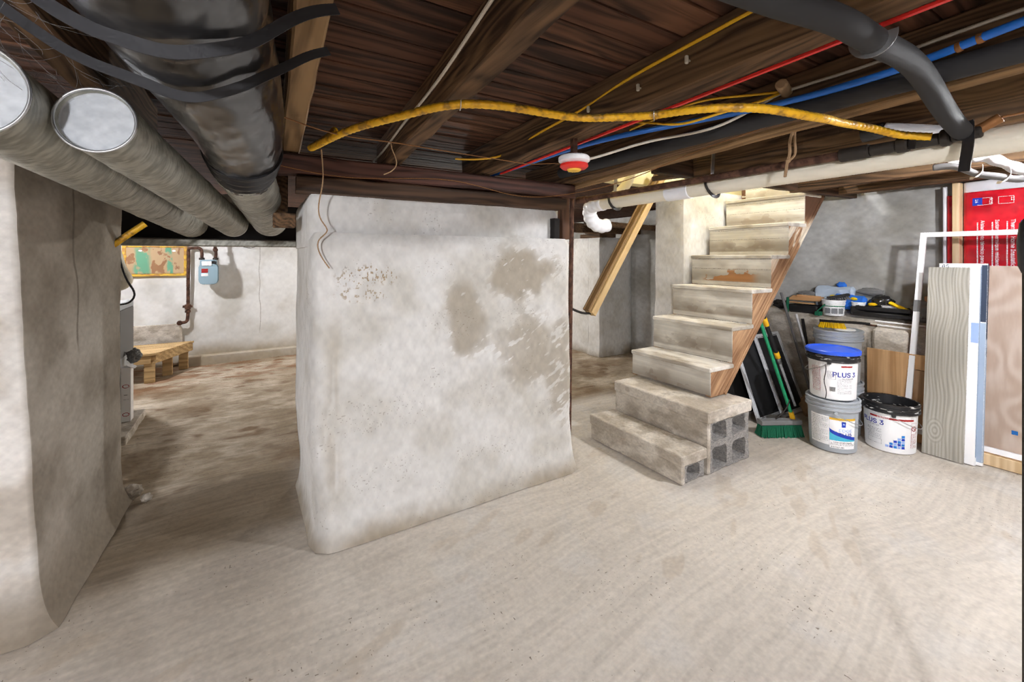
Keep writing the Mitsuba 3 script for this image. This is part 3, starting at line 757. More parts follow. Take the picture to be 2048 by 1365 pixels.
solo('copper_wire', tube([(.085, 1.60, 1.815), (.12, 1.63, 1.815), (.262, 1.67, 1.80), (.435, 1.68, 1.80), (.70, 1.70, 1.80), (1.0, 1.72, 1.80), (1.16, 1.72, 1.80), (1.20, 1.60, 1.785), (1.18, 1.49, 1.755)], .0022, n=6), 'm_copper', 'thin brown wire sagging across the joists to the smoke alarm', 'wire')
solo('copper_wire_001', tube([(.08, 2.148, 1.76), (.414, 2.142, 1.729), (.934, 2.145, 1.764), (1.3, 2.14, 1.715), (1.62, 2.1, 1.73), (1.86, 1.85, 1.79), (1.78, 1.33, 1.835), (1.72, .9, 1.86)], .0022, n=6), 'm_copper', 'thin copper wire running along the sill beam and up the wide joist', 'wire')
solo('dangling_wire', tube([(.49, 1.75, 1.82), (.50, 1.76, 1.79), (.52, 1.77, 1.74), (.505, 1.78, 1.71), (.47, 1.78, 1.69)], .0025, n=6), 'm_twine', 'short bent wire hanging below the yellow hose', 'wire')
solo('dangling_wire_001', tube([(.255, 1.94, 1.80), (.268, 2.0, 1.74), (.275, 2.06, 1.67), (.265, 2.10, 1.58), (.277, 2.10, 1.515), (.300, 2.10, 1.47), (.268, 2.10, 1.43), (.265, 2.10, 1.38), (.31, 2.10, 1.30)], .0028, n=6), 'm_twine', 'long kinked wire hanging in front of the white middle wall', 'wire')

# smoke alarm
D = np.array([1.175, 1.42, 1.735])
add('smoke_alarm__base_plate', lathe([(0, .0), (.045, .0), (.066, .014), (.066, .030), (.060, .036), (0, .036)], D + (0, 0, .008)), 'm_white')
add('smoke_alarm__red_ring', lathe([(.028, -.012), (.050, -.010), (.060, .0), (.058, .010), (.028, .010)], D), 'm_redcable')
add('smoke_alarm__sensor', lathe([(0, -.020), (.026, -.020), (.030, -.014), (.030, .0), (0, .0)], D), 'm_gold')
add('smoke_alarm__mounting_box', box(D[0] - .012, D[0] + .012, D[1] - .012, D[1] + .012, D[2] + .044, zb(1.42) - .0, .003), 'm_board')
thing('smoke_alarm', 'white and red smoke alarm hanging between the joists', 'smoke alarm')

# drain pipe, iron pipe, their fittings
def sleeve(a, b, r): return rcyl(a, b, r, 40, .004)
add('drain_pipe__pipe', tube([(2.15, 2.33, 1.735), (2.15, .9, 1.740), (2.15, -1.4, 1.748)], .046, n=40, per=30), 'm_pvc', True)
add('drain_pipe__coupling', sleeve((2.15, 1.56, 1.738), (2.15, 1.72, 1.737), .051), 'm_pvcwhite')
add('drain_pipe__elbow', tube([(2.15, 2.27, 1.735), (2.15, 2.36, 1.733), (2.165, 2.43, 1.715), (2.20, 2.47, 1.665), (2.255, 2.49, 1.615), (2.335, 2.495, 1.592), (2.40, 2.49, 1.605)], lambda t: .051 + .003 * math.sin(t * 60), n=36), 'm_pvcwhite', True)
add('drain_pipe__branch', tube([(2.30, 2.52, 1.74), (2.36, 2.42, 1.80), (2.46, 2.36, 1.90), (2.5, 2.34, 2.0)], .038, n=28), 'm_pvc', True)
for yy in (2.16, 1.43):
    a = np.linspace(0, 2 * PI, 25)[:-1]
    pts = [(2.15 + .056 * math.cos(q), yy + .02 * math.sin(q), 1.737 + .058 * math.sin(q)) for q in a] + [(2.15 + .056, yy, 1.737)]
    add('drain_pipe__strap_ring', ribbon(pts, .018, .004, (0, 1, 0), per=2), 'm_black')
    add('drain_pipe__strap_hanger', ribbon([(2.15, yy, 1.80), (2.155, yy, 1.86), (2.16, yy - .01, 2.0)], .028, .003, (0, 1, 0)), 'm_steel')
thing('drain_pipe', 'long white plastic drain pipe hung below the joists in front of the stairs', 'pipe')
labels['drain_pipe__strap_ring'] = {'label': 'black hanging strap round the pipe'}
labels['drain_pipe__strap_ring_001'] = {'label': 'black hanging strap round the pipe'}

add('iron_pipe__pipe', tube([(2.055, 2.42, 1.766), (2.055, .76, 1.764)], .018, n=16, curve=False), 'm_rust', True)
for a, b, r in ((.80, .70, .027), (.70, .62, .022), (.62, .585, .028), (.585, .50, .021), (.50, .475, .030), (.475, .40, .020)):
    add('iron_pipe__fitting', rcyl((2.055, a, 1.764), (2.055, b, 1.764), r, 12, .004), 'm_iron')
add('iron_pipe__fitting', rcyl((2.055, 2.34, 1.766), (2.055, 2.44, 1.766), .026, 12, .005), 'm_rust')
add('iron_pipe__valve', [rcyl((2.06, .415, 1.77), (2.06, .36, 1.80), .016), bar((2.06, .36, 1.80), (2.10, .30, 1.81), .016, .006)], 'm_copper')
thing('iron_pipe', 'dark rusty iron pipe with threaded fittings above the drain pipe', 'pipe')
solo('hanging_strap_002', ribbon([(2.02, .427, 1.80), (2.02, .425, 1.75), (2.02, .43, 1.69), (2.02, .436, 1.635)], .030, .003, (1, -.2, 0)), 'm_black', 'black strap hanging down from the iron valve at the top right', 'strap')
solo('hanging_strap_003', ribbon([(2.025, .566, 1.79), (2.025, .567, 1.765), (2.025, .57, 1.738)], .022, .003, (1, -.4, 0)), 'm_black', 'short black strap end hanging at the end of the yellow hose', 'strap')
solo('foil_sleeve', tube([(2.27, .72, 1.89), (2.27, .64, 1.865), (2.26, .54, 1.83)], .022, n=16), 'm_pvcwhite', 'shiny white sleeve on the pipe above the yellow hose end', 'pipe')
solo('pipe_stub', tube([(2.27, .80, 1.88), (2.27, .725, 1.885)], .032, n=16), 'm_rubber', 'black foam pipe end above the yellow hose end', 'pipe')

add('white_hose__sleeve', tube([(3.0, .70, 1.83), (3.0, .60, 1.835), (3.0, .53, 1.80), (3.0, .44, 1.735), (3.0, .2, 1.66)], lambda t: .024 + .003 * math.sin(t * 40), n=16), 'm_pvcwhite', 40)
thing('white_hose', 'ribbed white sleeve of a pipe below the joists at the right edge', 'hose')
add('grey_conduit__pipe', tube([(2.93, .74, 1.80), (2.93, .66, 1.79), (2.93, .59, 1.745), (2.93, .52, 1.720), (2.93, .46, 1.700), (2.93, .40, 1.715), (2.93, .36, 1.74)], .016, n=14), 'm_dustgrey', True)
for q in ((2.93, .592, 1.745), (2.93, .505, 1.712)):
    add('grey_conduit__bracket', [ribbon([(q[0], q[1] + .02, q[2] - .018), (q[0] - .022, q[1], q[2] - .02), (q[0] - .012, q[1] - .02, q[2] + .0), (q[0], q[1] - .022, q[2] + .04)], .012, .002, (0, 1, .3))], 'm_cream')
thing('grey_conduit', 'bent grey conduit held by cream brackets above the insulation bags', 'conduit')

solo('twine', [tube([(1.83, .872, 1.845), (1.835, .885, 1.80), (1.83, .882, 1.765), (1.835, .892, 1.735), (1.83, .90, 1.672)], .006, n=6), tube([(1.84, .868, 1.845), (1.845, .87, 1.80), (1.845, .872, 1.755), (1.835, .888, 1.735)], .005, n=6), trimesh.creation.icosphere(2, .009).apply_translation((1.834, .89, 1.735))], 'm_twine', 'knotted piece of twine hanging from the wide joist', 'twine')

# rusty upright pipe at the right end of the wall
add('standpipe__pipe', tube([(1.885, 2.335, .02), (1.89, 2.325, .9), (1.895, 2.31, 1.80)], .0155, n=14), 'm_rust', True)
add('standpipe__tee', rcyl((1.895, 2.313, 1.755), (1.895, 2.312, 1.80), .024, 12), 'm_rust')
thing('standpipe', 'thin rusty upright pipe at the right end of the middle wall', 'pipe')

# ------------------------------------------------------------------ staircase
XS = [2.648, 2.90, 3.148, 3.405, 3.664, 3.925, 4.185, 4.445]
ZS = [.603, .858, 1.113, 1.369, 1.630, 1.890, 2.15, 2.40]
Y0, Y1 = 1.795, 2.465
for i, (x, z) in enumerate(zip(XS, ZS)):
    zl = .412 if i == 0 else ZS[i - 1]
    add('staircase__riser', rough_box(x, x + .022, Y0 - .02, Y1, zl + .001, z - .031, .0015, 20, i, .05, .002), 'm_paint')
    nxt = XS[i + 1] if i + 1 < len(XS) else x + .27
    add('staircase__tread', rough_box(x - .018, nxt + .002, Y0 - .032, Y1, z - .030, z, .002, 16, i + 20, .05, .006), 'm_tread')
poly = [(2.652, .405), (2.80, .405), (4.262, 1.90), (4.45, 2.08), (4.45, 2.115), (XS[6], 2.115)]
for i in range(6, 0, -1):
    poly += [(XS[i], ZS[i - 1] - .031), (XS[i - 1] + .004, ZS[i - 1] - .031)]
for y0, y1 in ((Y0 - .022, Y0 + .018), (Y1 - .04, Y1)):
    add('staircase__stringer', xz_prism(poly, y0, y1), 'm_stringer', False)
add('staircase__foot_plate', bar((2.80, Y0 - .026, .408), (4.262, Y0 - .026, 1.903), .012, .03, up=(-.7, 0, .7)), 'm_stringer')
thing('staircase', 'steep worn wooden staircase with cream painted risers rising to the right', 'staircase')
labels['staircase__riser_003'] = {'label': 'riser with paint worn off to bare brown wood'}

def block_step(key, x0, x1, y0, y1, h, cap, cells, label, seed):
    body = rough_box(x0 + .008, x1, y0 + .012, y1, 0, h - cap, .003, 18, seed, .05)
    cutters = []
    for cx0, cx1, cz0, cz1 in cells:
        cutters.append(box(cx0, cx1, y0 - .1, y0 + .11, cz0, cz1, .015))
    bm = cut(box(x0 + .008, x1, y0 + .012, y1, 0, h - cap, .006), *cutters)
    bm = trimesh.Trimesh(*trimesh.remesh.subdivide_to_size(bm.vertices, bm.faces, .022)); bm.merge_vertices()
    v = np.array(bm.vertices); v += .016 * (np.stack([meshkit.fbm(v * 26 + 17 * q, 3, seed + q) for q in range(3)], -1) - .5) * np.array([.7, 1, .7]); v[:, 2] = np.clip(v[:, 2], 0, h - cap + .004); bm.vertices = v
    add(key + '__block', bm, 'm_block', 50)
    # mortar face: the fronts are rendered over
    add(key + '__front_render', rough_box(x0, x0 + .03, y0 + .006, y1 + .004, 0, h - cap + .003, .004, 10, seed + 3, .04), 'm_conc')
    add(key + '__cap_slab', rough_box(x0 - .012, x1 + .006, y0 - .006, y1 + .006, h - cap, h, .004, 14, seed + 7, .03, .006), 'm_conc')
    thing(key, label, 'step')
block_step('concrete_step', 2.175, 2.396, 1.635, 2.43, .178, .065, [(2.225, 2.345, .015, .10)], 'low bottom step of concrete block with a crumbling hollow end', 31)
block_step('concrete_step_001', 2.415, 2.87, 1.628, 2.42, .395, .075, [(2.465, 2.615, .195, .308), (2.675, 2.825, .195, .308), (2.465, 2.615, .02, .155), (2.675, 2.825, .02, .155)], 'second step of hollow concrete blocks carrying the wooden stairs', 33)

# handrail: three strips screwed together
a, b = np.array([2.20, 2.475, .925]), np.array([3.10, 2.535, 2.10])
d, s, u = frame_of(b - a)
add('handrail__strip', bar(a + u * .0 + s * .0, b, .034, .062, b=.003), 'm_palerail')
add('handrail__strip', bar(a + s * .030 - u * .004, b + s * .030 - u * .004, .020, .056, b=.003), 'm_palerail')
add('handrail__strip', bar(a - s * .024 + u * .02, b - s * .024 + u * .02, .012, .075, b=.003), 'm_darkrail')
add('handrail__strip', bar(a + u * .04, b + u * .04, .05, .018, b=.003), 'm_darkrail')
add('handrail__bracket', [rcyl((1.87, 2.44, 1.0), (1.885, 2.44, 1.0), .03), tube([(1.885, 2.44, 1.0), (2.0, 2.45, .975), (2.12, 2.465, .935), (2.23, 2.475, .925)], .009, n=10)], 'm_black')
thing('handrail', 'slanting handrail of pale and brown wooden strips left of the stairs', 'handrail')
labels['handrail__bracket'] = {'label': 'black metal wall bracket'}

# timbers and void over the alcove
solo('lintel_beam', bar((3.2, 4.2, 1.72), (5.2, 4.2, 1.72), .14, .11, seg=20, wob=.006, seed=4), 'm_joist', 'old whitewashed timber lintel over the dark alcove', 'beam')
solo('lintel_board', bar((2.9, 3.3, 1.70), (4.6, 3.3, 1.66), .10, .05, seg=20, wob=.004, seed=6), 'm_joist', 'weathered board below the drain pipe in front of the alcove', 'board')
solo('bearing_board', [box(4.0, 4.30, 4.30, 4.7, 1.62, 1.67, .004), box(4.0, 4.25, 4.31, 4.6, 1.675, 1.71, .004)], 'm_joist', 'split boards lying on top of the white alcove pier', 'board')

# ------------------------------------------------------------------ back room on the left
add('boarded_window__panel', box(-1.25, -.70, 6.735, 6.765, 1.15, 1.47, .003), 'm_window')
for x0, x1, z0, z1 in ((-1.285, -1.25, 1.12, 1.50), (-.70, -.672, 1.12, 1.50), (-1.25, -.70, 1.12, 1.148), (-1.25, -.70, 1.472, 1.50)):
    add('boarded_window__trim', rough_box(x0, x1, 6.72, 6.77, z0, z1, .004, 20, int(x0 * 9), .05, .004), 'm_yellowtrim')
for x in (-1.12, -.80): add('boarded_window__paint_dab', hull([(x + .02 * math.cos(q), 6.733, 1.43 + .012 * math.sin(q)) for q in np.linspace(0, 6, 9)] + [(x, 6.729, 1.43)]), 'm_white')
thing('boarded_window', 'small cellar window covered by a green and rust board with yellow trim', 'window')
solo('sill_stain_ledge', rounded_block(-1.5, -.72, 6.70, 6.80, .28, .52, r=.03, amp=.012, seed=41), 'm_conc', 'low grey ledge along the wall below the boarded window', 'ledge')

bx = np.array([-.435, 6.52, 1.165])
def rrect(w, h, r): return sg.box(-w/2 + r, -h/2 + r, w/2 - r, h/2 - r).buffer(r, quad_segs=6)
def facing(mesh, x, y, z):       # a mesh in local x (right), y (up), z (towards us) placed facing -Y
    return xform(mesh, basis([x, y, z], [1, 0, 0], [0, 0, 1], [0, -1, 0]))
add('gas_meter__body', [facing(prism(rrect(.19, .25, .05), .14), bx[0], 6.62, 1.145), facing(prism(rrect(.205, .265, .055), .02), bx[0], 6.56, 1.145), facing(prism(rrect(.17, .07, .02), .10), bx[0], 6.60, 1.285)], 'm_meter', 30)
add('gas_meter__dial_box', facing(prism(rrect(.10, .055, .008), .035), bx[0] - .015, 6.50, 1.275), 'm_white')
add('gas_meter__dial_box__cover', facing(prism(rrect(.05, .07, .015), .02), bx[0] + .055, 6.505, 1.27), 'm_black')
add('gas_meter__warning_label', facing(prism(rrect(.065, .05, .003), .002), bx[0] - .035, 6.481, 1.185), 'm_inkred')
add('gas_meter__white_label', facing(prism(rrect(.07, .035, .003), .002), bx[0] - .035, 6.481, 1.135), 'm_paper')
for x in (-.505, -.365): add('gas_meter__union', rcyl((x, 6.56, 1.318), (x, 6.56, 1.345), .03, 8), 'm_iron')
thing('gas_meter', 'pale blue grey gas meter hung on pipes at the white back wall', 'gas meter')
add('gas_pipe__pipe', tube([(-.505, 6.56, 1.345), (-.507, 6.57, 1.42), (-.53, 6.60, 1.46), (-.60, 6.66, 1.465), (-.645, 6.69, 1.455), (-.652, 6.70, 1.40), (-.655, 6.70, 1.1), (-.660, 6.70, .60), (-.672, 6.68, .55), (-.72, 6.66, .54)], .018, n=14), 'm_rust', True)
add('gas_pipe__valve', [rcyl((-.658, 6.70, .76), (-.659, 6.70, .70), .032, 10), rcyl((-.61, 6.70, .735), (-.71, 6.70, .735), .014), rcyl((-.659, 6.70, .66), (-.659, 6.70, .69), .03, 8)], 'm_rust')
add('gas_pipe__cap', trimesh.creation.icosphere(2, .03).apply_translation((-.735, 6.655, .54)), 'm_rust')
thing('gas_pipe', 'rusty gas pipe dropping from the meter to a cap above the low platform', 'pipe')
add('gas_pipe_riser__pipe', tube([(-.365, 6.56, 1.345), (-.362, 6.57, 1.40), (-.368, 6.58, 1.46), (-.366, 6.58, 1.80)], .017, n=14), 'm_rust', True)
add('gas_pipe_riser__elbow', trimesh.creation.icosphere(2, .028).apply_translation((-.368, 6.58, 1.445)), 'm_rust')
thing('gas_pipe_riser', 'rusty pipe rising from the right side of the gas meter', 'pipe')
solo('looped_cable', tube([(-.12, 6.72, 1.56), (-.08, 6.72, 1.50), (0, 6.72, 1.475), (.08, 6.72, 1.50), (.12, 6.72, 1.56)], .004, n=6), 'm_blackmatt', 'thin dark cable loop on the white wall right of the meter', 'cable')

# wooden platform
zt = .30
tl, tr, br, bl = (-1.75, 6.55), (-.60, 6.55), (-.86, 5.93), (-1.75, 5.93)
def tri_prism(pts, z0, z1): return hull([(x, y, z) for x, y in pts for z in (z0, z1)])
add('wooden_platform__top_board', tri_prism([(-1.8, 6.22), (-.725, 6.22), (-.585, 6.56), (-1.8, 6.56)], zt, zt + .022), 'm_newwood', False)
add('wooden_platform__top_board', tri_prism([(-1.8, 5.92), (-.855, 5.92), (-.728, 6.214), (-1.8, 6.214)], zt, zt + .022), 'm_newwood', False)
add('wooden_platform__rail', bar((-.875, 5.94, zt - .045), (-.61, 6.55, zt - .045), .036, .088), 'm_newwood')
add('wooden_platform__rail', bar((-1.8, 5.95, zt - .045), (-.90, 5.95, zt - .045), .036, .088), 'm_newwood')
for x, y in ((-.915, 5.965), (-.80, 6.25), (-.68, 6.5), (-1.5, 5.98)):
    add('wooden_platform__leg', box(x - .045, x + .045, y - .02, y + .02, 0, zt - .001, .003), 'm_newwood')
thing('wooden_platform', 'low wooden platform of boards on short legs below the boarded window', 'platform')

solo('concrete_pad', rough_box(-1.6, -.755, 4.08, 4.76, -.01, .06, .006, 8, 3, .05), 'm_conc', 'flat concrete pad on the floor beside the pier, a white carton standing on it', 'slab')
add('furnace__cabinet', box(-1.5, -.868, 4.42, 4.95, .066, .98, .008), 'm_greyplastic')
add('furnace__door', box(-.869, -.86, 4.45, 4.9, .55, .93, .003), 'm_dustgrey')
thing('furnace', 'grey sheet metal cabinet mostly hidden behind the left pier', 'furnace')
add('carton__body', box(-.855, -.795, 4.44, 4.53, .062, .485, .002), 'm_white')
add('carton__flap', xform(box(-.03, .03, -.045, .045, 0, .004, .001), trimesh.transformations.rotation_matrix(.5, (0, 1, 0)) @ np.eye(4)).apply_translation((-.80, 4.485, .487)), 'm_white')
for z in (.34, .12):
    add('carton__printed_mark', xform(trimesh.creation.annulus(.014, .018, .001), basis([-.825, 4.4395, z], [1.2, 0, 0], [0, 0, .8], [0, -1, 0])), 'm_inkred')
add('carton__printed_line', [box(-.842, -.808, 4.439, 4.4405, .235, .237, 0.0002), box(-.836, -.814, 4.439, 4.4405, .27, .275, 0.0002)], 'm_inkgrey')
thing('carton', 'tall narrow white cardboard carton beside the pier', 'carton')
def crumple(c, r, amp, seed, sq=(1, 1, 1), sub=4, freq=9):
    m = trimesh.creation.icosphere(sub, 1.0); v = np.array(m.vertices)
    d = 1 + amp * 2 * (meshkit.fbm(v * freq / 4, 3, seed) - .5) + amp * .7 * np.abs(meshkit.noise(v * freq, seed + 3) - .5)
    m.vertices = v * d[:, None] * np.array(sq) * r + np.array(c)
    return m
solo('crumpled_bag', crumple((-.90, 4.62, 1.035), .055, .35, 4, (1, 1, 1)), 'm_whitefilm', 'crumpled plastic bag beside the pier above the carton', 'bag')
scene.pop('crumpled_bag'); labels.pop('crumpled_bag')
solo('plastic_wrap', crumple((-.80, 4.60, .545), .045, .4, 4, (1, 1, 1.2)), 'm_dustgrey', 'crumpled grey plastic wrap behind the top of the white carton', 'plastic wrap')
add('vent_pipe__pipe', tube([(-.90, 4.46, 1.43), (-.885, 4.5, 1.33), (-.85, 4.5, 1.22), (-.83, 4.5, 1.17), (-.86, 4.5, 1.13), (-.95, 4.5, 1.125)], .038, n=20), 'm_pvc', True)
thing('vent_pipe', 'cream plastic vent pipe bending behind the left pier', 'pipe')
solo('black_cable', tube([(-.87, 4.44, 1.40), (-.84, 4.43, 1.25), (-.80, 4.42, 1.14), (-.77, 4.42, 1.06), (-.80, 4.42, 1.0), (-.90, 4.43, .985)], .007, n=8), 'm_black', 'black cable drooping beside the cream vent pipe', 'cable')

for i, (x, y_, r_, q) in enumerate([(-.60, 3.185, .045, 'larger'), (-.52, 3.10, .024, 'smaller')]):
    kk = add('rubble_stone', crumple((x + .03, y_, r_ * .6), r_, .35, 60 + i, (1, 1, .8), 3), 'm_conc'); thing(kk, f'{q} lump of broken concrete at the foot of the left pier in the doorway', 'stone')
# ------------------------------------------------------------------ right: ledge along the wall
prof = sg.Polygon([(4.235, -.02), (4.245, .76), (4.275, .822), (4.34, .838), (4.62, .90), (4.62, -.02)])
lm = trimesh.creation.extrude_polygon(prof, 3.4, engine='earcut')
lm = xform(lm, basis([0, 2.49, 0], [1, 0, 0], [0, 0, 1], [0, -1, 0]))
lm = trimesh.Trimesh(*trimesh.remesh.subdivide_to_size(lm.vertices, lm.faces, .06)); lm.merge_vertices()
v = np.array(lm.vertices); lm.vertices = v + .012 * (np.stack([meshkit.fbm(v * 5 + 9 * k, 3, k) for k in range(3)], -1) - .5) * [1, 0, 1]
add('wall_ledge', lm, 'm_conc', 40); thing('wall_ledge', 'grey concrete ledge along the right wall covered with clutter', kind='structure')
solo('concrete_block', rough_box(4.165, 4.228, 1.20, 1.41, 0, .80, .006, 12, 8, .03, .02), 'm_conc', 'rough upright concrete slab against the ledge behind the plywood offcut', 'concrete block')

# ---- buckets
def brad(z, h, r0, r1): return r0 + (r1 - r0) * z / h
def bucket(key, c, z0, h, r0, r1, body, rim, label, lid=None, open_=False, handle=True, cam_side=1):
    cx, cy = c
    pr = [(0, 0), (r0 - .006, 0), (r0, .006)]
    rr = lambda z: brad(z, h, r0, r1)
    zr = h * .80
    pr += [(rr(zr), zr)]
    t = .0022
    ins = [(rr(zr) - t, zr - .004), (rr(.01) - t, .01), (0, .008)]
    if open_: pr2 = pr + [(rr(zr) - t, zr)] + ins[1:]
    else: pr2 = pr + [(0, zr)]
    add(key + '__body', lathe(pr2, (cx, cy, z0), 64), body)
    R = r1 + .012
    z1 = zr - .001
    top = [(rr(z1) + .0005, z1), (R - .004, z1 + .004), (R, z1 + .008), (R, z1 + .020), (R - .006, z1 + .022), (R - .006, z1 + .034), (R, z1 + .036), (R, z1 + .044), (R - .007, z1 + .046), (R - .007, h - .010), (R, h - .008), (R, h)]
    if open_: top += [(r1 - .002, h), (r1 - .002, z1 + .02), (rr(z1) - .002, z1)]
    else: top += [(R - .003, h + .004), (R - .012, h + .004), (R - .016, h - .008), (0, h - .008)]
    if open_:
        add(key + '__inside', lathe([(rr(.02) - .004, .02), (rr(zr) - .004, zr - .002), (r1 - .004, h - .003)], (cx, cy, z0), 64), rim)
        add(key + '__dried_compound', lathe([(0, h * .42), (r0 * .8, h * .425), (rr(h * .43) - .004, h * .43)], (cx, cy, z0), 48), rim)
    add(key + '__rim', lathe(top, (cx, cy, z0), 64), rim)
    if lid: add(key + '__lid', lathe([(R - .01, h - .012), (R + .004, h - .012), (R + .005, h + .008), (R - .002, h + .014), (R - .014, h + .014), (R - .02, h + .006), (.06, h + .008), (0, h + .009)], (cx, cy, z0), 64), lid)
    if handle:
        a0 = math.atan2(-cy, -cx)
        pts = []
        for q in np.linspace(-1.45, 1.45, 15):
            ang = a0 + PI * .5 * handle + q
            pts.append((cx + (R + .004) * math.cos(ang), cy + (R + .004) * math.sin(ang), z0 + h * .80 - .09 * math.cos(q) * 1.0))
        add(key + '__handle', tube(pts, .0025, n=6, per=4), 'm_steel', True)
        for q in (-1.45, 1.45):
            ang = a0 + PI * .5 * handle + q
            add(key + '__handle__ear', rcyl((cx + (R - .01) * math.cos(ang), cy + (R - .01) * math.sin(ang), z0 + h * .79), (cx + (R + .006) * math.cos(ang), cy + (R + .006) * math.sin(ang), z0 + h * .79), .012, 12), rim)
    thing(key, label, 'bucket')
    def wrap(mesh, deg, z, off=.0008):
        """lays a flat mesh (x right, y up) on the bucket, deg right of the side that faces the room, y = 0 at height z"""
        m = trimesh.Trimesh(*trimesh.remesh.subdivide_to_size(mesh.vertices, mesh.faces, .02))
        v = np.array(m.vertices)
        th = math.atan2(-cy, -cx) + math.radians(deg) + v[:, 0] / ((r0 + r1) / 2)
        zz = v[:, 1] + z
        R_ = r0 + (r1 - r0) * zz / h + off + v[:, 2]
        m.vertices = np.column_stack([cx + R_ * np.cos(th), cy + R_ * np.sin(th), z0 + zz])
        return m
    return wrap

def flat(poly, t=.0004): return prism(poly, t)
def rect(x0, x1, y0, y1, t=.0004): return flat(sg.box(x0, y0, x1, y1), t)
def txt(s, h, x=0, y=0, bold=False, center=False, stretch=1.0):
    m = meshkit.text_mesh(s, h, .0004, bold)
    if stretch != 1: m.apply_scale([stretch, 1, 1])
    if center: m.apply_translation((-m.bounds[:, 0].mean(), 0, 0))
    m.apply_translation((x, y, 0)); return m
def lines(x0, x1, y0, y1, n, h, seed):
    r_ = random.Random(seed); out = []
    for i in range(n):
        y_ = y1 - (i + .5) * (y1 - y0) / n; x_ = x0
        end = x1 if (i + 1) % 4 else x0 + (x1 - x0) * r_.uniform(.4, .8)
        while x_ < end:
            w_ = r_.uniform(.004, .014); out.append(rect(x_, min(x_ + w_, end), y_, y_ + h)); x_ += w_ + .003
    return trimesh.util.concatenate(out)
def outline(x0, x1, y0, y1, t=.0012):
    return flat(sg.box(x0, y0, x1, y1).difference(sg.box(x0 + t, y0 + t, x1 - t, y1 - t)))

F1 = (3.565, 1.433)
w = bucket('paint_bucket', F1, 0, .355, .138, .150, 'm_greyplastic', 'm_greyplastic', 'grey bucket with blue and white paint label, bottom of the front stack')
K = 'paint_bucket__'
add(K + 'instruction_label', w(rect(-.062, .062, -.095, .105), -32, .145), 'm_paper')
add(K + 'instruction_label__print', w(lines(-.056, .056, -.085, .095, 16, .0022, 3), -32, .145, .0014), 'm_inkgrey')
add(K + 'brand_label', w(rect(-.080, .080, -.105, .105), 25, .140), 'm_paper')
add(K + 'brand_label__stripe', w(rect(-.080, .080, .090, .105), 25, .140, .0014), 'm_gold')
add(K + 'brand_label__stripe_text', w(txt('interior latex', .006, 0, .094, center=True), 25, .140, .0020), 'm_inkgrey')
add(K + 'brand_label__badge', w(rect(-.012, .012, .045, .082), 25, .140, .0014), 'm_artdeep')
add(K + 'brand_label__badge_mark', w(flat(sg.Point(0, .066).buffer(.006)), 25, .140, .0020), 'm_artlight')
xx = np.linspace(-.08, .08, 30)
wave = [(x, .030 - .055 * ((x + .08) / .16) ** .7) for x in xx]
wave_b = [(x, .010 - .055 * ((x + .08) / .16) ** .55) for x in xx]
add(K + 'brand_label__wave', w(flat(sg.Polygon(wave + wave_b[::-1])), 25, .140, .0014), 'm_artdeep')
add(K + 'brand_label__teal_wave', w(flat(sg.Polygon(wave_b + [(.08, -.052), (-.08, -.052)])), 25, .140, .0012), 'm_teal')
add(K + 'brand_label__lettering', w(txt('EDGE', .019, -.030, .012, stretch=1.25), 25, .140, .0022), 'm_artlight')
add(K + 'brand_label__lettering', w(txt('PLUS', .019, -.030, -.014, bold=True, stretch=1.25), 25, .140, .0022), 'm_inkblue')
add(K + 'brand_label__print', w(trimesh.util.concatenate([txt('LATEX INTERIOR ENAMEL', .0065, 0, -.066, True, True), lines(-.075, .075, -.085, -.070, 2, .002, 9), txt('4 3/4 U.S. GAL', .008, -.072, -.100, True)]), 25, .140, .0014), 'm_inkblack')

w = bucket('compound_bucket', F1, .362, .325, .134, .147, 'm_white', 'm_rim', 'white joint compound bucket with a blue lid on top of the front stack', lid='m_bluelid', handle=-1)
K = 'compound_bucket__'
add(K + 'lettering', w(txt('PLUS 3', .031, 0, 0, True, True, 1.02), 30, .165), 'm_inkblue')
add(K + 'label_band', w(rect(-.035, .035, .0, .010), 34, .232), 'm_inkred')
add(K + 'label_text', w(lines(-.05, .045, -.06, .045, 11, .0018, 5), 31, .105), 'm_inkgrey')
add(K + 'label_text', w(txt('joint compound', .008, 0, 0, False, True), 36, .150), 'm_inkgrey')
add(K + 'side_panel', w(trimesh.util.concatenate([outline(-.03, .03, -.085, .085), lines(-.026, .026, -.08, .08, 17, .0018, 8)]), -42, .135), 'm_inkred')
add(K + 'spill_streak', w(flat(sg.LineString([(0.006 * math.sin(q * 9), -.115 + .235 * q) for q in np.linspace(0, 1, 40)]).buffer(.0022)), -17, .12), 'm_inkblack')
add(K + 'certification_box', w(trimesh.util.concatenate([outline(-.024, .024, -.025, .03), txt('CE', .010, -.02, .014), lines(-.02, .02, -.02, .010, 4, .002, 2)]), -2, .17), 'm_inkgrey')
add(K + 'barcode', w(trimesh.util.concatenate([rect(x, x + wd, -.014, .016) for x, wd in zip(np.linspace(-.016, .014, 12), [.0018, .001, .0014] * 4)]), 0, .075), 'm_inkblack')

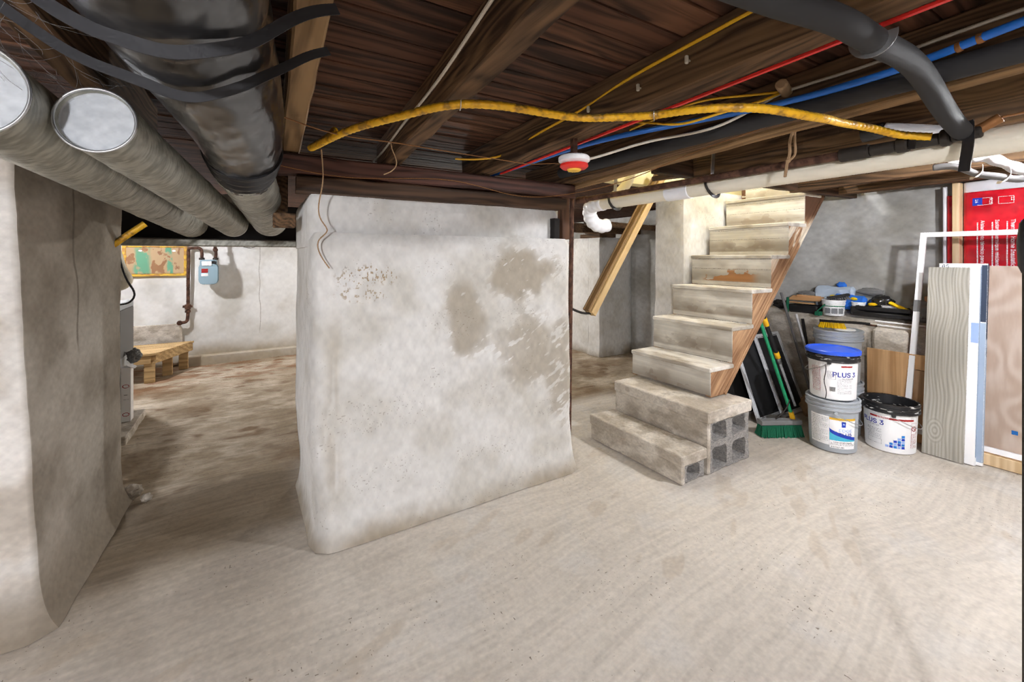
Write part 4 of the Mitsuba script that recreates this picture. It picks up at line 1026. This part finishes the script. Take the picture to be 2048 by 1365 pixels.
F3 = (3.897, 1.213)
w = bucket('compound_bucket_001', F3, 0, .335, .137, .150, 'm_white', 'm_rim', 'open white joint compound bucket with a black rim standing on the floor', open_=True)
K = 'compound_bucket_001__'
add(K + 'lettering', w(txt('PLUS 3', .031, 0, 0, True, True, 1.02), -42, .185), 'm_inkblue')
add(K + 'label_band', w(rect(-.135, .12, .0, .012), 8, .232), 'm_inkred')
add(K + 'label_band__lettering', w(txt('SHEETROCK', .008, -.09, .002, True), 8, .232, .0014), 'm_paper')
add(K + 'label_text', w(trimesh.util.concatenate([txt('joint compound', .007, 0, .077, False, True), lines(-.045, .05, -.005, .06, 7, .0018, 15)]), -38, .095), 'm_inkgrey')
add(K + 'label_text', w(outline(-.045, .05, -.045, -.012), -38, .095), 'm_inkgrey')
for i in range(5):
    for q in range(i + 1):
        add(K + 'stair_graphic', w(rect(.022 * i, .022 * i + .018, .019 * q, .019 * q + .016), -10, .040, .0010), ['m_artlight', 'm_artdeep', 'm_artblue'][(i + q) % 3])
add(K + 'side_panel', w(outline(-.022, .024, -.085, .085), 58, .135), 'm_inkred')
add(K + 'side_panel__print', w(lines(-.018, .020, -.08, .012, 9, .0018, 25), 58, .135), 'm_inkred')
ring = sg.Point(0, .045).buffer(.018).difference(sg.Point(0, .045).buffer(.0145)).union(sg.LineString([(-.012, .057), (.012, .033)]).buffer(.0018))
add(K + 'side_panel__prohibition_sign', w(flat(ring), 58, .135), 'm_inkred')

F4 = (3.918, 1.539)
bucket('grey_bucket', F4, 0, .395, .138, .150, 'm_greyplastic', 'm_greyplastic', 'grey bucket at the bottom of the rear stack')
bucket('grey_bucket_001', F4, .402, .385, .136, .149, 'm_greyplastic', 'm_greyplastic', 'grey lidded bucket on top of the rear stack, a yellow brush lying on it', handle=0)
solo('white_disc_lid', lathe([(0, 0), (.062, 0), (.066, .004), (.066, .010), (.058, .013), (0, .012)], (F4[0] - .02, F4[1] - .055, .788)), 'm_white', 'small round white lid lying on the rear grey bucket', 'lid')

def brush(key, a, b, w_, h_, m_b, m_h, rows, cols, L, label, handle_to=None, seed=0):
    a, b = np.array(a, float), np.array(b, float)
    d, s, u = frame_of(b - a); r_ = random.Random(seed)
    bl = []
    for i in range(cols):
        for q in range(rows):
            t = (i + .5) / cols; o = (q + .5) / rows - .5
            p = a + (b - a) * t + s * o * w_
            tip = p - u * L * r_.uniform(.9, 1.05) + s * (o * w_ * .5 + r_.uniform(-.004, .004)) + d * ((t - .5) * .03 + r_.uniform(-.005, .005))
            bl.append(tube([p, tip], lambda x: .0030 + .002 * x, n=5, per=1))
    add(key + '__bristles', bl, m_b, 40)
    add(key + '__block', bar(a - d * .006 + u * h_ / 2, b + d * .006 + u * h_ / 2, w_, h_, b=.006), m_h)
    if handle_to is not None: add(key + '__grip', tube([b + u * h_ * .5, (b + np.array(handle_to)) / 2 + u * .006, handle_to], .010, n=10), m_h, True)
    thing(key, label, 'brush')
brush('scrub_brush', (3.86, 1.635, .842), (3.92, 1.50, .842), .055, .014, 'm_yellowbristle', 'm_blackmatt', 6, 16, .043, 'yellow bristled scrub brush with a dark handle lying on the rear grey bucket', (3.99, 1.36, .846), 3)

# ---- push broom, poles
hA = np.array([3.30, 1.80, .085]); hB = np.array([3.56, 1.655, .085])
brush('push_broom', hA, hB, .07, .035, 'm_bristle', 'm_dustgrey', 8, 44, .085, 'green push broom with a long green handle leaning under the stairs', None, 5)
hm = hA * .2 + hB * .8
add('push_broom__handle', tube([hm + (0.03, 0, .035), (3.335, 1.828, .885)], .0125, n=12, curve=False), 'm_green', True)
add('push_broom__handle__collar', rcyl(hm + (.03, 0, .03), hm + (.012, .005, .085), .018, 14), 'm_yellow')
add('push_broom__brace', tube([hm + (-.10, .06, .035), hm + (-.02, .02, .12), hm + (.0, .01, .18)], .005, n=6), 'm_iron', True)
labels['push_broom']['category'] = 'broom'
def pole(p0, p1, r, m, key='x', n=12): return add(key, tube([p0, p1], r, n=n, curve=False, per=1), m, True)
P0, P1 = np.array([3.86, 1.82, .12]), np.array([3.41, 1.875, 1.0])
pt = lambda t: P0 + (P1 - P0) * t
pole(pt(.47), pt(1), .017, 'm_black', 'extension_pole__grip')
pole(pt(0), pt(.45), .010, 'm_alu', 'extension_pole__shaft')
pole(pt(.42), pt(.475), .015, 'm_steel', 'extension_pole__ferrule')
pole(pt(.475), pt(.53), .020, 'm_yellow', 'extension_pole__grip__band'); pole(pt(.78), pt(.85), .020, 'm_yellow', 'extension_pole__grip__band')
thing('extension_pole', 'black extension pole with yellow bands beside the green broom handle', 'pole')
for i, (a, b, r, m, lb) in enumerate([((4.10, 1.76, .02), (4.12, 2.06, 1.03), .011, 'm_dustgrey', 'grey pole leaning against the ledge, leftmost of three'),
                                      ((4.17, 1.74, .02), (4.20, 1.97, .84), .010, 'm_alu', 'silver pole leaning against the ledge, middle of three'),
                                      ((4.20, 1.80, .02), (4.225, 1.93, .80), .012, 'm_blackmatt', 'black pole leaning against the ledge, nearest the dark ledge face')]):
    kk = add('leaning_pole', tube([a, b], r, n=10, curve=False), m, True); thing(kk, lb, 'pole')
solo('mop_head', crumple((3.98, 1.76, .11), .075, .3, 12, (.9, .9, 1.3)), 'm_twine', 'grey rag bundle on the floor behind the green broom', 'rag')

# ---- window screens leaning under the stairs
def screen(key, x0, x1, yb, lean, L, label, bars=()):
    o = np.array([x0, yb, .004]); ex = np.array([1, 0, 0]); ey = np.array([0, math.sin(lean), math.cos(lean)]); ez = np.cross(ex, ey)
    W = x1 - x0; M = basis(o, ex, ey, ez); t = .024
    fr = sg.box(0, 0, W, L).difference(sg.box(t, t, W - t, L - t))
    add(key + '__frame', xform(prism(fr, .014), M), 'm_alu', False)
    fr2 = sg.box(t + .004, t + .004, W - t - .004, L - t - .004).difference(sg.box(t + .010, t + .010, W - t - .010, L - t - .010))
    add(key + '__frame__spline_bead', xform(prism(fr2, .016), M), 'm_alu', False)
    add(key + '__mesh', xform(prism(sg.box(t * .6, t * .6, W - t * .6, L - t * .6), .002), M @ trimesh.transformations.translation_matrix((0, 0, .006))), 'm_screenmesh', False)
    thing(key, label, 'window screen')
screen('window_screen', 3.515, 4.05, 1.940, .33, .78, 'window screen with a silver frame, foremost under the stairs')
screen('window_screen_001', 3.71, 4.16, 1.985, .33, .80, 'window screen with a silver frame, second under the stairs')
screen('window_screen_002', 3.80, 4.20, 1.895, .36, .70, 'window screen with a bright frame showing its top left corner beside the broom handle')
screen('window_screen_003', 3.90, 4.215, 2.035, .30, .90, 'tallest window screen, its top right corner reaching the ledge')
solo('storage_board', xform(box(0, .75, 0, .85, 0, .01, .002), basis([3.42, 2.12, .003], [1, 0, 0], [0, math.sin(.25), math.cos(.25)], np.cross([1, 0, 0], [0, math.sin(.25), math.cos(.25)]))), 'm_blackmatt', 'dark board behind the leaning window screens', 'board')

# ---- clutter on the ledge
def zl(x): return .838 + (x - 4.34) * .22 if x > 4.34 else .83
def pail(key, c, z0, h, r0, r1, label, m='m_white'):
    add(key + '__body', lathe([(0, 0), (r0, 0), (r0 + .001, .004), (r1 - .002, h * .72), (r1 + .002, h * .73), (r1 + .002, h * .78), (r1, h * .8), (r1 + .001, h * .9), (r1 + .004, h * .91), (r1 + .004, h), (r1 - .002, h), (r1 - .003, h * .9), (r0 - .002, .006), (0, .006)], (*c, z0), 40), m)
    thing(key, label, 'pail')
pail('white_pail', (4.36, 1.745), .845, .135, .072, .083, 'white plastic pail holding a dark brush and a scraper on the ledge')
def onto(c, r, mesh, deg, z):
    th0 = math.atan2(-c[1], -c[0]) + math.radians(deg)
    m = trimesh.Trimesh(*trimesh.remesh.subdivide_to_size(mesh.vertices, mesh.faces, .02)); v = np.array(m.vertices); th = th0 + v[:, 0] / r
    m.vertices = np.column_stack([c[0] + (r + v[:, 2]) * np.cos(th), c[1] + (r + v[:, 2]) * np.sin(th), z + v[:, 1]]); return m
pc = (4.36, 1.745)
add('white_pail__body__green_band', onto(pc, .0835, rect(-.09, .10, 0, .006), 5, .925), 'm_bristle')
add('white_pail__body__label_panel', onto(pc, .0800, trimesh.util.concatenate([rect(-.075, -.030, 0, .045), rect(-.022, .022, 0, .045), rect(.03, .07, 0, .045)]), 5, .865), 'm_inkgrey')
brush('dark_brush', (4.32, 1.76, .985), (4.42, 1.66, 1.015), .05, .022, 'm_dustgrey', 'm_black', 4, 9, .03, 'dark brush lying across the top of the white pail', None, 8)
solo('scraper', [bar((4.235, 1.835, .86), (4.30, 1.77, .955), .012, .010), box(4.232, 4.29, 1.80, 1.84, .84, .875, .004)], 'm_bristle', 'dark green scraper leaning against the white pail', 'scraper')
pail('white_cup', (4.46, 1.60), .868, .10, .038, .047, 'small white plastic cup beside the white pail')
solo('glove', [crumple((4.42, 1.80, .985), .03, .4, 21, (1.2, 1.2, .5)), crumple((4.40, 1.755, .992), .02, .4, 22, (1, 1, .6))], 'm_tarp', 'pale glove lying on the rim of the white pail', 'glove')
for i, (c, q) in enumerate([((4.46, 1.79, 1.0), 'left of the blue cloth'), ((4.47, 1.635, .99), 'in front of the blue cloth')]):
    kk = add('sponge_scrap', crumple(c, .02, .4, 25 + i, (1.2, 1.2, .6), 3), 'm_yellowbristle'); thing(kk, f'yellow green scrap {q}', 'sponge')
def cloth_box(x, y0, y1, z0, z1, seed, m, key, label, cat, depth=.10, amp=.02, tilt=0.0):
    b = rough_box(x, x + depth, y0, y1, z0, z1, amp, 12, seed, .02, .02)
    if tilt:
        v = np.array(b.vertices); v[:, 2] += (v[:, 1] - y0) * tilt; b.vertices = v
    return solo(key, b, m, label, cat, smooth=50)
cloth_box(4.47, 1.555, 1.79, .885, 1.015, 5, 'm_cloth', 'blue_cloth', 'folded blue cloth in the middle of the ledge', 'cloth', .06, .008, .05)
cloth_box(4.50, 1.66, 1.96, .89, 1.085, 7, 'm_tarp', 'plastic_bag', 'pale blue crinkled plastic bag behind the blue cloth', 'bag', .09, .022)
cloth_box(4.53, 1.72, 1.80, 1.07, 1.125, 9, 'm_cloth', 'blue_rag', 'small blue rag on top of the pale plastic bag', 'rag', .05, .012)
solo('clear_film', crumple((4.50, 1.455, .955), .085, .25, 31, (.7, 1.0, .85), 4), 'm_blackwrap', 'dark shiny crumpled plastic film right of the blue cloth', 'plastic film')
solo('clear_film_001', crumple((4.56, 1.55, 1.055), .05, .25, 33, (.5, 1.8, .6), 4), 'm_dustgrey', 'grey translucent looking film lying on the blue cloth', 'plastic film')
def tray(key, x0, x1, y0, y1, z0, z1, m, label):
    t = .006
    b = cut(box(x0, x1, y0, y1, z0, z1, .01), box(x0 + t, x1 - t, y0 + t, y1 - t, z0 + t, z1 + .05, .008))
    solo(key, b, m, label, 'tray')
tray('paint_tray', 4.31, 4.44, 1.20, 1.60, .865, .905, 'm_black', 'black paint tray in front, on the ledge right of the white cup')
tray('paint_tray_001', 4.34, 4.47, 1.22, 1.585, .905, .95, 'm_black', 'second black tray stacked on the front one')
solo('roller_sleeve', rcyl((4.36, 1.62, .90), (4.40, 1.53, .90), .038, 20, .006), 'm_blackmatt', 'dark round roller at the left end of the black trays', 'roller')
solo('yellow_float', [bar((4.40, 1.37, .985), (4.40, 1.25, .925), .05, .02, b=.009), bar((4.40, 1.25, .925), (4.42, 1.20, .895), .03, .014, b=.005)], 'm_sponge', 'bright yellow trowel lying on the black trays', 'trowel')
solo('yellow_scrap', crumple((4.42, 1.49, .958), .022, .3, 44, (1, 1.3, .6), 3), 'm_sponge', 'small yellow lump on the black trays', 'sponge')
solo('paper_scrap', crumple((4.43, 1.38, .945), .025, .4, 46, (1, 2.0, .5), 3), 'm_whitefilm', 'crumpled pale paper on the black trays', 'paper')
solo('grey_bag', [crumple((4.40, 1.16, .93), .08, .3, 48, (.6, 1.1, .9), 4)], 'm_dustgrey', 'crumpled grey bag at the right end of the ledge behind the white frame', 'bag')
solo('wood_offcut', box(4.42, 4.46, 1.115, 1.168, .90, 1.05, .002), 'm_card', 'small pale wood offcut standing on the ledge beside the grey plank', 'offcut')
for i, (a, b, q, mm) in enumerate([((4.27, 1.42, .842), (4.27, 1.12, .838), 'upper', 'm_white'), ((4.235, 1.395, .815), (4.235, 1.17, .812), 'lower', 'm_white')]):
    kk = add('stir_stick', bar(a, b, .022, .010), mm); thing(kk, f'white wooden paint stick on the ledge edge, the {q} one', 'stick')
solo('brown_stick', bar((4.238, 1.47, .808), (4.238, 1.40, .806), .016, .014), 'm_post', 'short brown stick beside the white paint sticks', 'stick')
solo('cardboard_piece', [xform(box(-.13, .13, -.06, .06, 0, .006, .001), trimesh.transformations.rotation_matrix(-1.5, (0, 0, 1)) @ trimesh.transformations.rotation_matrix(.25, (1, 0, 0))).apply_translation((4.42, 1.99, .965)),
                         bar((4.36, 2.10, .93), (4.38, 1.90, .925), .05, .01)], 'm_card', 'torn brown cardboard at the left end of the ledge', 'cardboard')
solo('cardboard_piece_001', bar((4.47, 2.08, .985), (4.48, 1.90, .98), .07, .02), 'm_card', 'flat brown cardboard under the pale plastic bag', 'cardboard')
tray('black_crate', 4.33, 4.45, 1.86, 2.10, .84, .915, 'm_black', 'low black crate under the torn cardboard')
solo('green_stick', rcyl((4.32, 2.105, .835), (4.33, 2.105, .975), .012, 10), 'm_bristle', 'upright pale green stick at the left end of the ledge', 'stick')
solo('dark_cloth', crumple((4.40, 2.21, .90), .05, .35, 51, (1, 1.2, .8), 4), 'm_blackmatt', 'small black bundle on the ledge next to the stair stringer', 'bundle')
solo('grey_folded_bag', crumple((4.52, 2.02, 1.005), .05, .35, 52, (.6, 1.6, .5), 4), 'm_dustgrey', 'dusty grey bag behind the torn cardboard', 'bag')

# ---- boards leaning on the right
def lean_box(x0, z_top, x_top, y0, y1, t, z0=.002):
    d = np.array([x_top - x0, 0, z_top - z0]); L = np.linalg.norm(d); d /= L
    n = np.cross(d, [0, 1, 0]); n = n / np.linalg.norm(n)
    if n[0] > 0: n = -n
    return basis([x0, y0, z0], [0, -1, 0], d, n), L
# white framed screen door
M, L = lean_box(4.118, 1.530, 4.250, 1.20, 0, 0, .080)
M = basis([4.118, 1.205, .080], [0, -1, 0], M[:3, 1], M[:3, 2]); W = 1.05; t = .034
def skew(m):     # the stile leans a little as in the photograph
    v = np.array(m.vertices); v[:, 1] -= (v[:, 2] - .08) * .045; m.vertices = v; return m
add('screen_door__stile', skew(xform(prism(sg.box(0, 0, t, L), .018), M)), 'm_white', False)
add('screen_door__stile', skew(xform(prism(sg.box(W - t, 0, W, L), .018), M)), 'm_white', False)
add('screen_door__rail', skew(xform(prism(sg.box(t, L - t, W - t, L), .018), M)), 'm_white', False)
add('screen_door__rail', skew(xform(prism(sg.box(t, 0, W - t, t), .018), M)), 'm_white', False)
add('screen_door__pane', skew(xform(sheet(lambda u, v: np.column_stack([t + (W - 2 * t) * u, t + (L - 2 * t) * v, np.full_like(u, .009)]), 2, 2), M)), 'm_glass', False)
add('screen_door__grey_tape', skew(xform(prism(sg.box(-.001, L * .60, t + .001, L * .60 + .085), .020), M)), 'm_dustgrey', False)
thing('screen_door', 'tall white framed screen leaning against the right wall', 'screen door')
solo('base_board', box(4.085, 4.150, .15, 1.0, 0, .072, .003), 'm_stud', 'light wooden board on the floor under the white framed screen', 'board')
M, L = lean_box(4.17, 1.292, 4.285, .93, 0, 0, .074)
solo('plywood_sheet', xform(prism(sg.box(0, 0, .80, L), .010), M), 'm_ply', 'wavy grained plywood sheet behind the white framed screen', 'plywood', smooth=False)
add('plywood_sheet__sticker', xform(prism(sg.box(.245, .14, .272, .165), .0006), M @ trimesh.transformations.translation_matrix((0, 0, .0102))), 'm_artblue', False)
scene['plywood_sheet__panel'] = scene.pop('plywood_sheet')
solo('plywood_offcut', box(4.150, 4.160, 1.07, 1.435, 0, .64, .002), 'm_plysmall', 'small square plywood offcut standing behind the open bucket', 'plywood')
# flooring planks and their cartons
M, L = lean_box(3.985, 1.305, 4.128, 1.045, .845, 0, .002)
def carton_pack(key, y0, y1, off, th, m, label, print_=None):
    B = basis(np.array([3.985 + off, y0, .002]), M[:3, 0], M[:3, 1], M[:3, 2])
    add(key + '__box', xform(prism(sg.box(0, 0, y0 - y1, L), th), B), m, False)
    return B
ez = M[:3, 2]
B = carton_pack('flooring_carton', 1.012, .812, .030, .030, 'm_white', '')
add('flooring_carton__side_print', xform(prism(sg.box(.2002, .05, .2008, L - .02), .026), B @ trimesh.transformations.translation_matrix((0, 0, .002))), 'm_printgrey', False)
add('flooring_carton__printed_text', xform(txt('85', .022, .012, L - .03), B @ trimesh.transformations.translation_matrix((0, 0, .0302))), 'm_navy', False)
add('flooring_carton__side_print', xform(prism(sg.box(.165, .60 * L, .2, .70 * L), .0006), B @ trimesh.transformations.translation_matrix((0, 0, .0302))), 'm_artlight', False)
thing('flooring_carton', 'white flooring carton right behind the grey plank', 'carton')
B = carton_pack('flooring_carton_001', 1.000, .785, .062, .030, 'm_white', '')
add('flooring_carton_001__side_print', xform(prism(sg.box(.2152, .02, .2158, L * .62), .028), B @ trimesh.transformations.translation_matrix((0, 0, .001))), 'm_printgrey', False)
add('flooring_carton_001__side_print', xform(prism(sg.box(.2152, L * .62, .2158, L), .028), B @ trimesh.transformations.translation_matrix((0, 0, .001))), 'm_navy', False)
add('flooring_carton_001__front_print', xform(prism(sg.box(.187, .02, .214, L * .70), .0006), B @ trimesh.transformations.translation_matrix((0, 0, .0302))), 'm_printgrey', False)
add('flooring_carton_001__front_print', xform(prism(sg.box(.187, L * .705, .214, L - .01), .0006), B @ trimesh.transformations.translation_matrix((0, 0, .0302))), 'm_navy', False)
add('flooring_carton_001__barcode', xform(trimesh.util.concatenate([prism(sg.box(.2156, .70 + i * .006, .2162, .703 + i * .006), .016) for i in range(10)]), B @ trimesh.transformations.translation_matrix((0, 0, .006))), 'm_inkblack', False)
thing('flooring_carton_001', 'second flooring carton at the back of the leaning pack, dark blue at its top', 'carton')
B = basis(np.array([3.972, 1.062, .002]), M[:3, 0], M[:3, 1], M[:3, 2])
solo('vinyl_plank', xform(prism(sg.box(0, 0, .205, L - .025), .008), B), 'm_vinyl', 'grey oak look flooring plank leaning in front of its cartons', 'plank', smooth=False)

# ---- insulation bags and studs on the right wall
def bag_fn(y0, y1, z0, z1, x, bulge, seed):
    def fn(u, v):
        y_, z_ = y0 + (y1 - y0) * u, z0 + (z1 - z0) * v
        b = bulge * (np.clip(4 * u * (1 - u), 0, 1) ** .35)
        q = np.column_stack([y_ * 5 + z_ * 3, z_ * 7, np.zeros_like(y_)])
        return np.column_stack([x - b - .014 * (meshkit.fbm(q, 3, seed) - .5), y_, z_])
    return fn
add('insulation_bag__film', thick(sheet(bag_fn(.972, -.30, .93, 1.822, 4.50, .045, 3), 90, 60), .006), 'm_red', True)
add('insulation_bag__white_top', thick(sheet(bag_fn(.972, -.30, 1.824, 1.90, 4.50, .050, 5), 90, 12), .006), 'm_whitefilm', True)
bagf = bag_fn(.972, -.30, .93, 1.822, 4.50, .045, 3)
def on_bag(mesh, y, z, off=.0015):
    """lettering turned a quarter clockwise: local x runs down the bag, local y towards the right"""
    m = trimesh.Trimesh(*trimesh.remesh.subdivide_to_size(mesh.vertices, mesh.faces, .03)); v = np.array(m.vertices)
    yy, zz = y - v[:, 1], z - v[:, 0]
    p = bagf((yy - .972) / (-.30 - .972), (zz - .93) / (1.822 - .93))
    p[:, 0] -= off + v[:, 2]; m.vertices = p; return m
add('insulation_bag__lettering', on_bag(txt('Thermal Home Insulation', .021, 0, 0, True), .735, 1.615), 'm_paper')
add('insulation_bag__lettering', on_bag(txt('Isolant thermique résidentiel', .019, 0, 0, True), .808, 1.615), 'm_paper')
add('insulation_bag__lettering', on_bag(txt('Aislamiento térmico para el hogar', .019, 0, 0, True), .880, 1.615), 'm_paper')
for y_, sd in ((.762, 1), (.832, 2), (.906, 3)):
    add('insulation_bag__small_print', on_bag(lines(0, .42, 0, .012, 1, .007, sd), y_, 1.60), 'm_paper')
for y_, s_ in ((.845, 'R15'), (.742, '12')):
    add('insulation_bag__spec_box', on_bag(outline(0, .052, -.052, .022, .003), y_ - .0, 1.775), 'm_paper')
    add('insulation_bag__spec_box__lettering', on_bag(txt(s_, .016, .006, -.022, True), y_ - .03, 1.775), 'm_paper')
add('insulation_bag__blue_box', on_bag(rect(0, .055, -.05, .0), .872, 1.777), 'm_artdeep')
add('insulation_bag__spec_box__lettering', on_bag(txt('16', .016, .008, -.03, True), .878, 1.777, .002), 'm_paper')
add('insulation_bag__blue_box', on_bag(rect(0, .10, -.06, .0), .63, 1.60), 'm_artdeep')
thing('insulation_bag', 'big red plastic bag of thermal insulation standing against the right wall', 'insulation bag')
add('insulation_bag_001__film', thick(sheet(bag_fn(1.058, 1.012, .93, 1.81, 4.49, .02, 8), 10, 60), .006), 'm_red', True)
add('insulation_bag_001__white_edge', thick(sheet(bag_fn(1.085, 1.056, .93, 1.88, 4.50, .02, 9), 8, 60), .006), 'm_whitefilm', True)
thing('insulation_bag_001', 'narrow strip of a second red insulation bag left of the wooden stud', 'insulation bag')
solo('wall_stud', box(4.42, 4.51, .978, 1.016, .86, 1.90, .003), 'm_stud', 'pale upright wooden stud between the two insulation bags', 'stud')

# dark post close to the right edge of the view
PX, PY = 1.4025, .1975
add('upright_pole__shaft', rcyl((PX, PY, 0), (PX, PY, 1.322), .018, 20), 'm_iron')
add('upright_pole__grip', lathe([(0, -.005), (.019, -.005), (.024, .01), (.026, .06), (.022, .10), (.012, .115), (0, .118)], (PX, PY, 1.322), 24), 'm_black')
thing('upright_pole', 'dark upright pole with a rounded grip at the very right edge of the picture', 'pole')

# ------------------------------------------------------------------ groups of like things
for stem, phrase in (('ceiling_joist', 'ceiling joists'), ('round_duct', 'round metal ducts'), ('window_screen', 'window screens leaning under the stairs'), ('leaning_pole', 'poles leaning against the ledge'),
                     ('stir_stick', 'white paint sticks on the ledge'), ('paint_tray', 'stacked black paint trays'), ('flooring_carton', 'leaning flooring cartons'), ('hanging_strap', 'black hanging straps'),
                     ('light_bulb', 'cellar lamps'), ('grey_bucket', 'grey buckets of the rear stack'), ('concrete_step', 'concrete block steps'), ('rubble_stone', 'lumps of concrete at the pier')):
    for k_ in labels:
        if (k_ == stem or (k_.startswith(stem + '_') and k_[len(stem) + 1:].isdigit())) and 'group' not in labels[k_]: labels[k_]['group'] = phrase
for k_, text in (('smoke_alarm__red_ring', 'red ring'), ('smoke_alarm__sensor', 'amber sensor cap'), ('compound_bucket__lid', 'bright blue lid'), ('push_broom__handle', 'green metal handle'), ('scrub_brush__bristles', 'yellow bristles'),
                 ('extension_pole__grip__band', 'yellow band'), ('insulation_bag__white_top', 'white upper film of the bag'), ('drain_pipe__coupling', 'whiter coupling sleeve'), ('screen_door__grey_tape', 'grey tape wrapped round the stile')):
    if k_ in scene: labels[k_] = {'label': text}
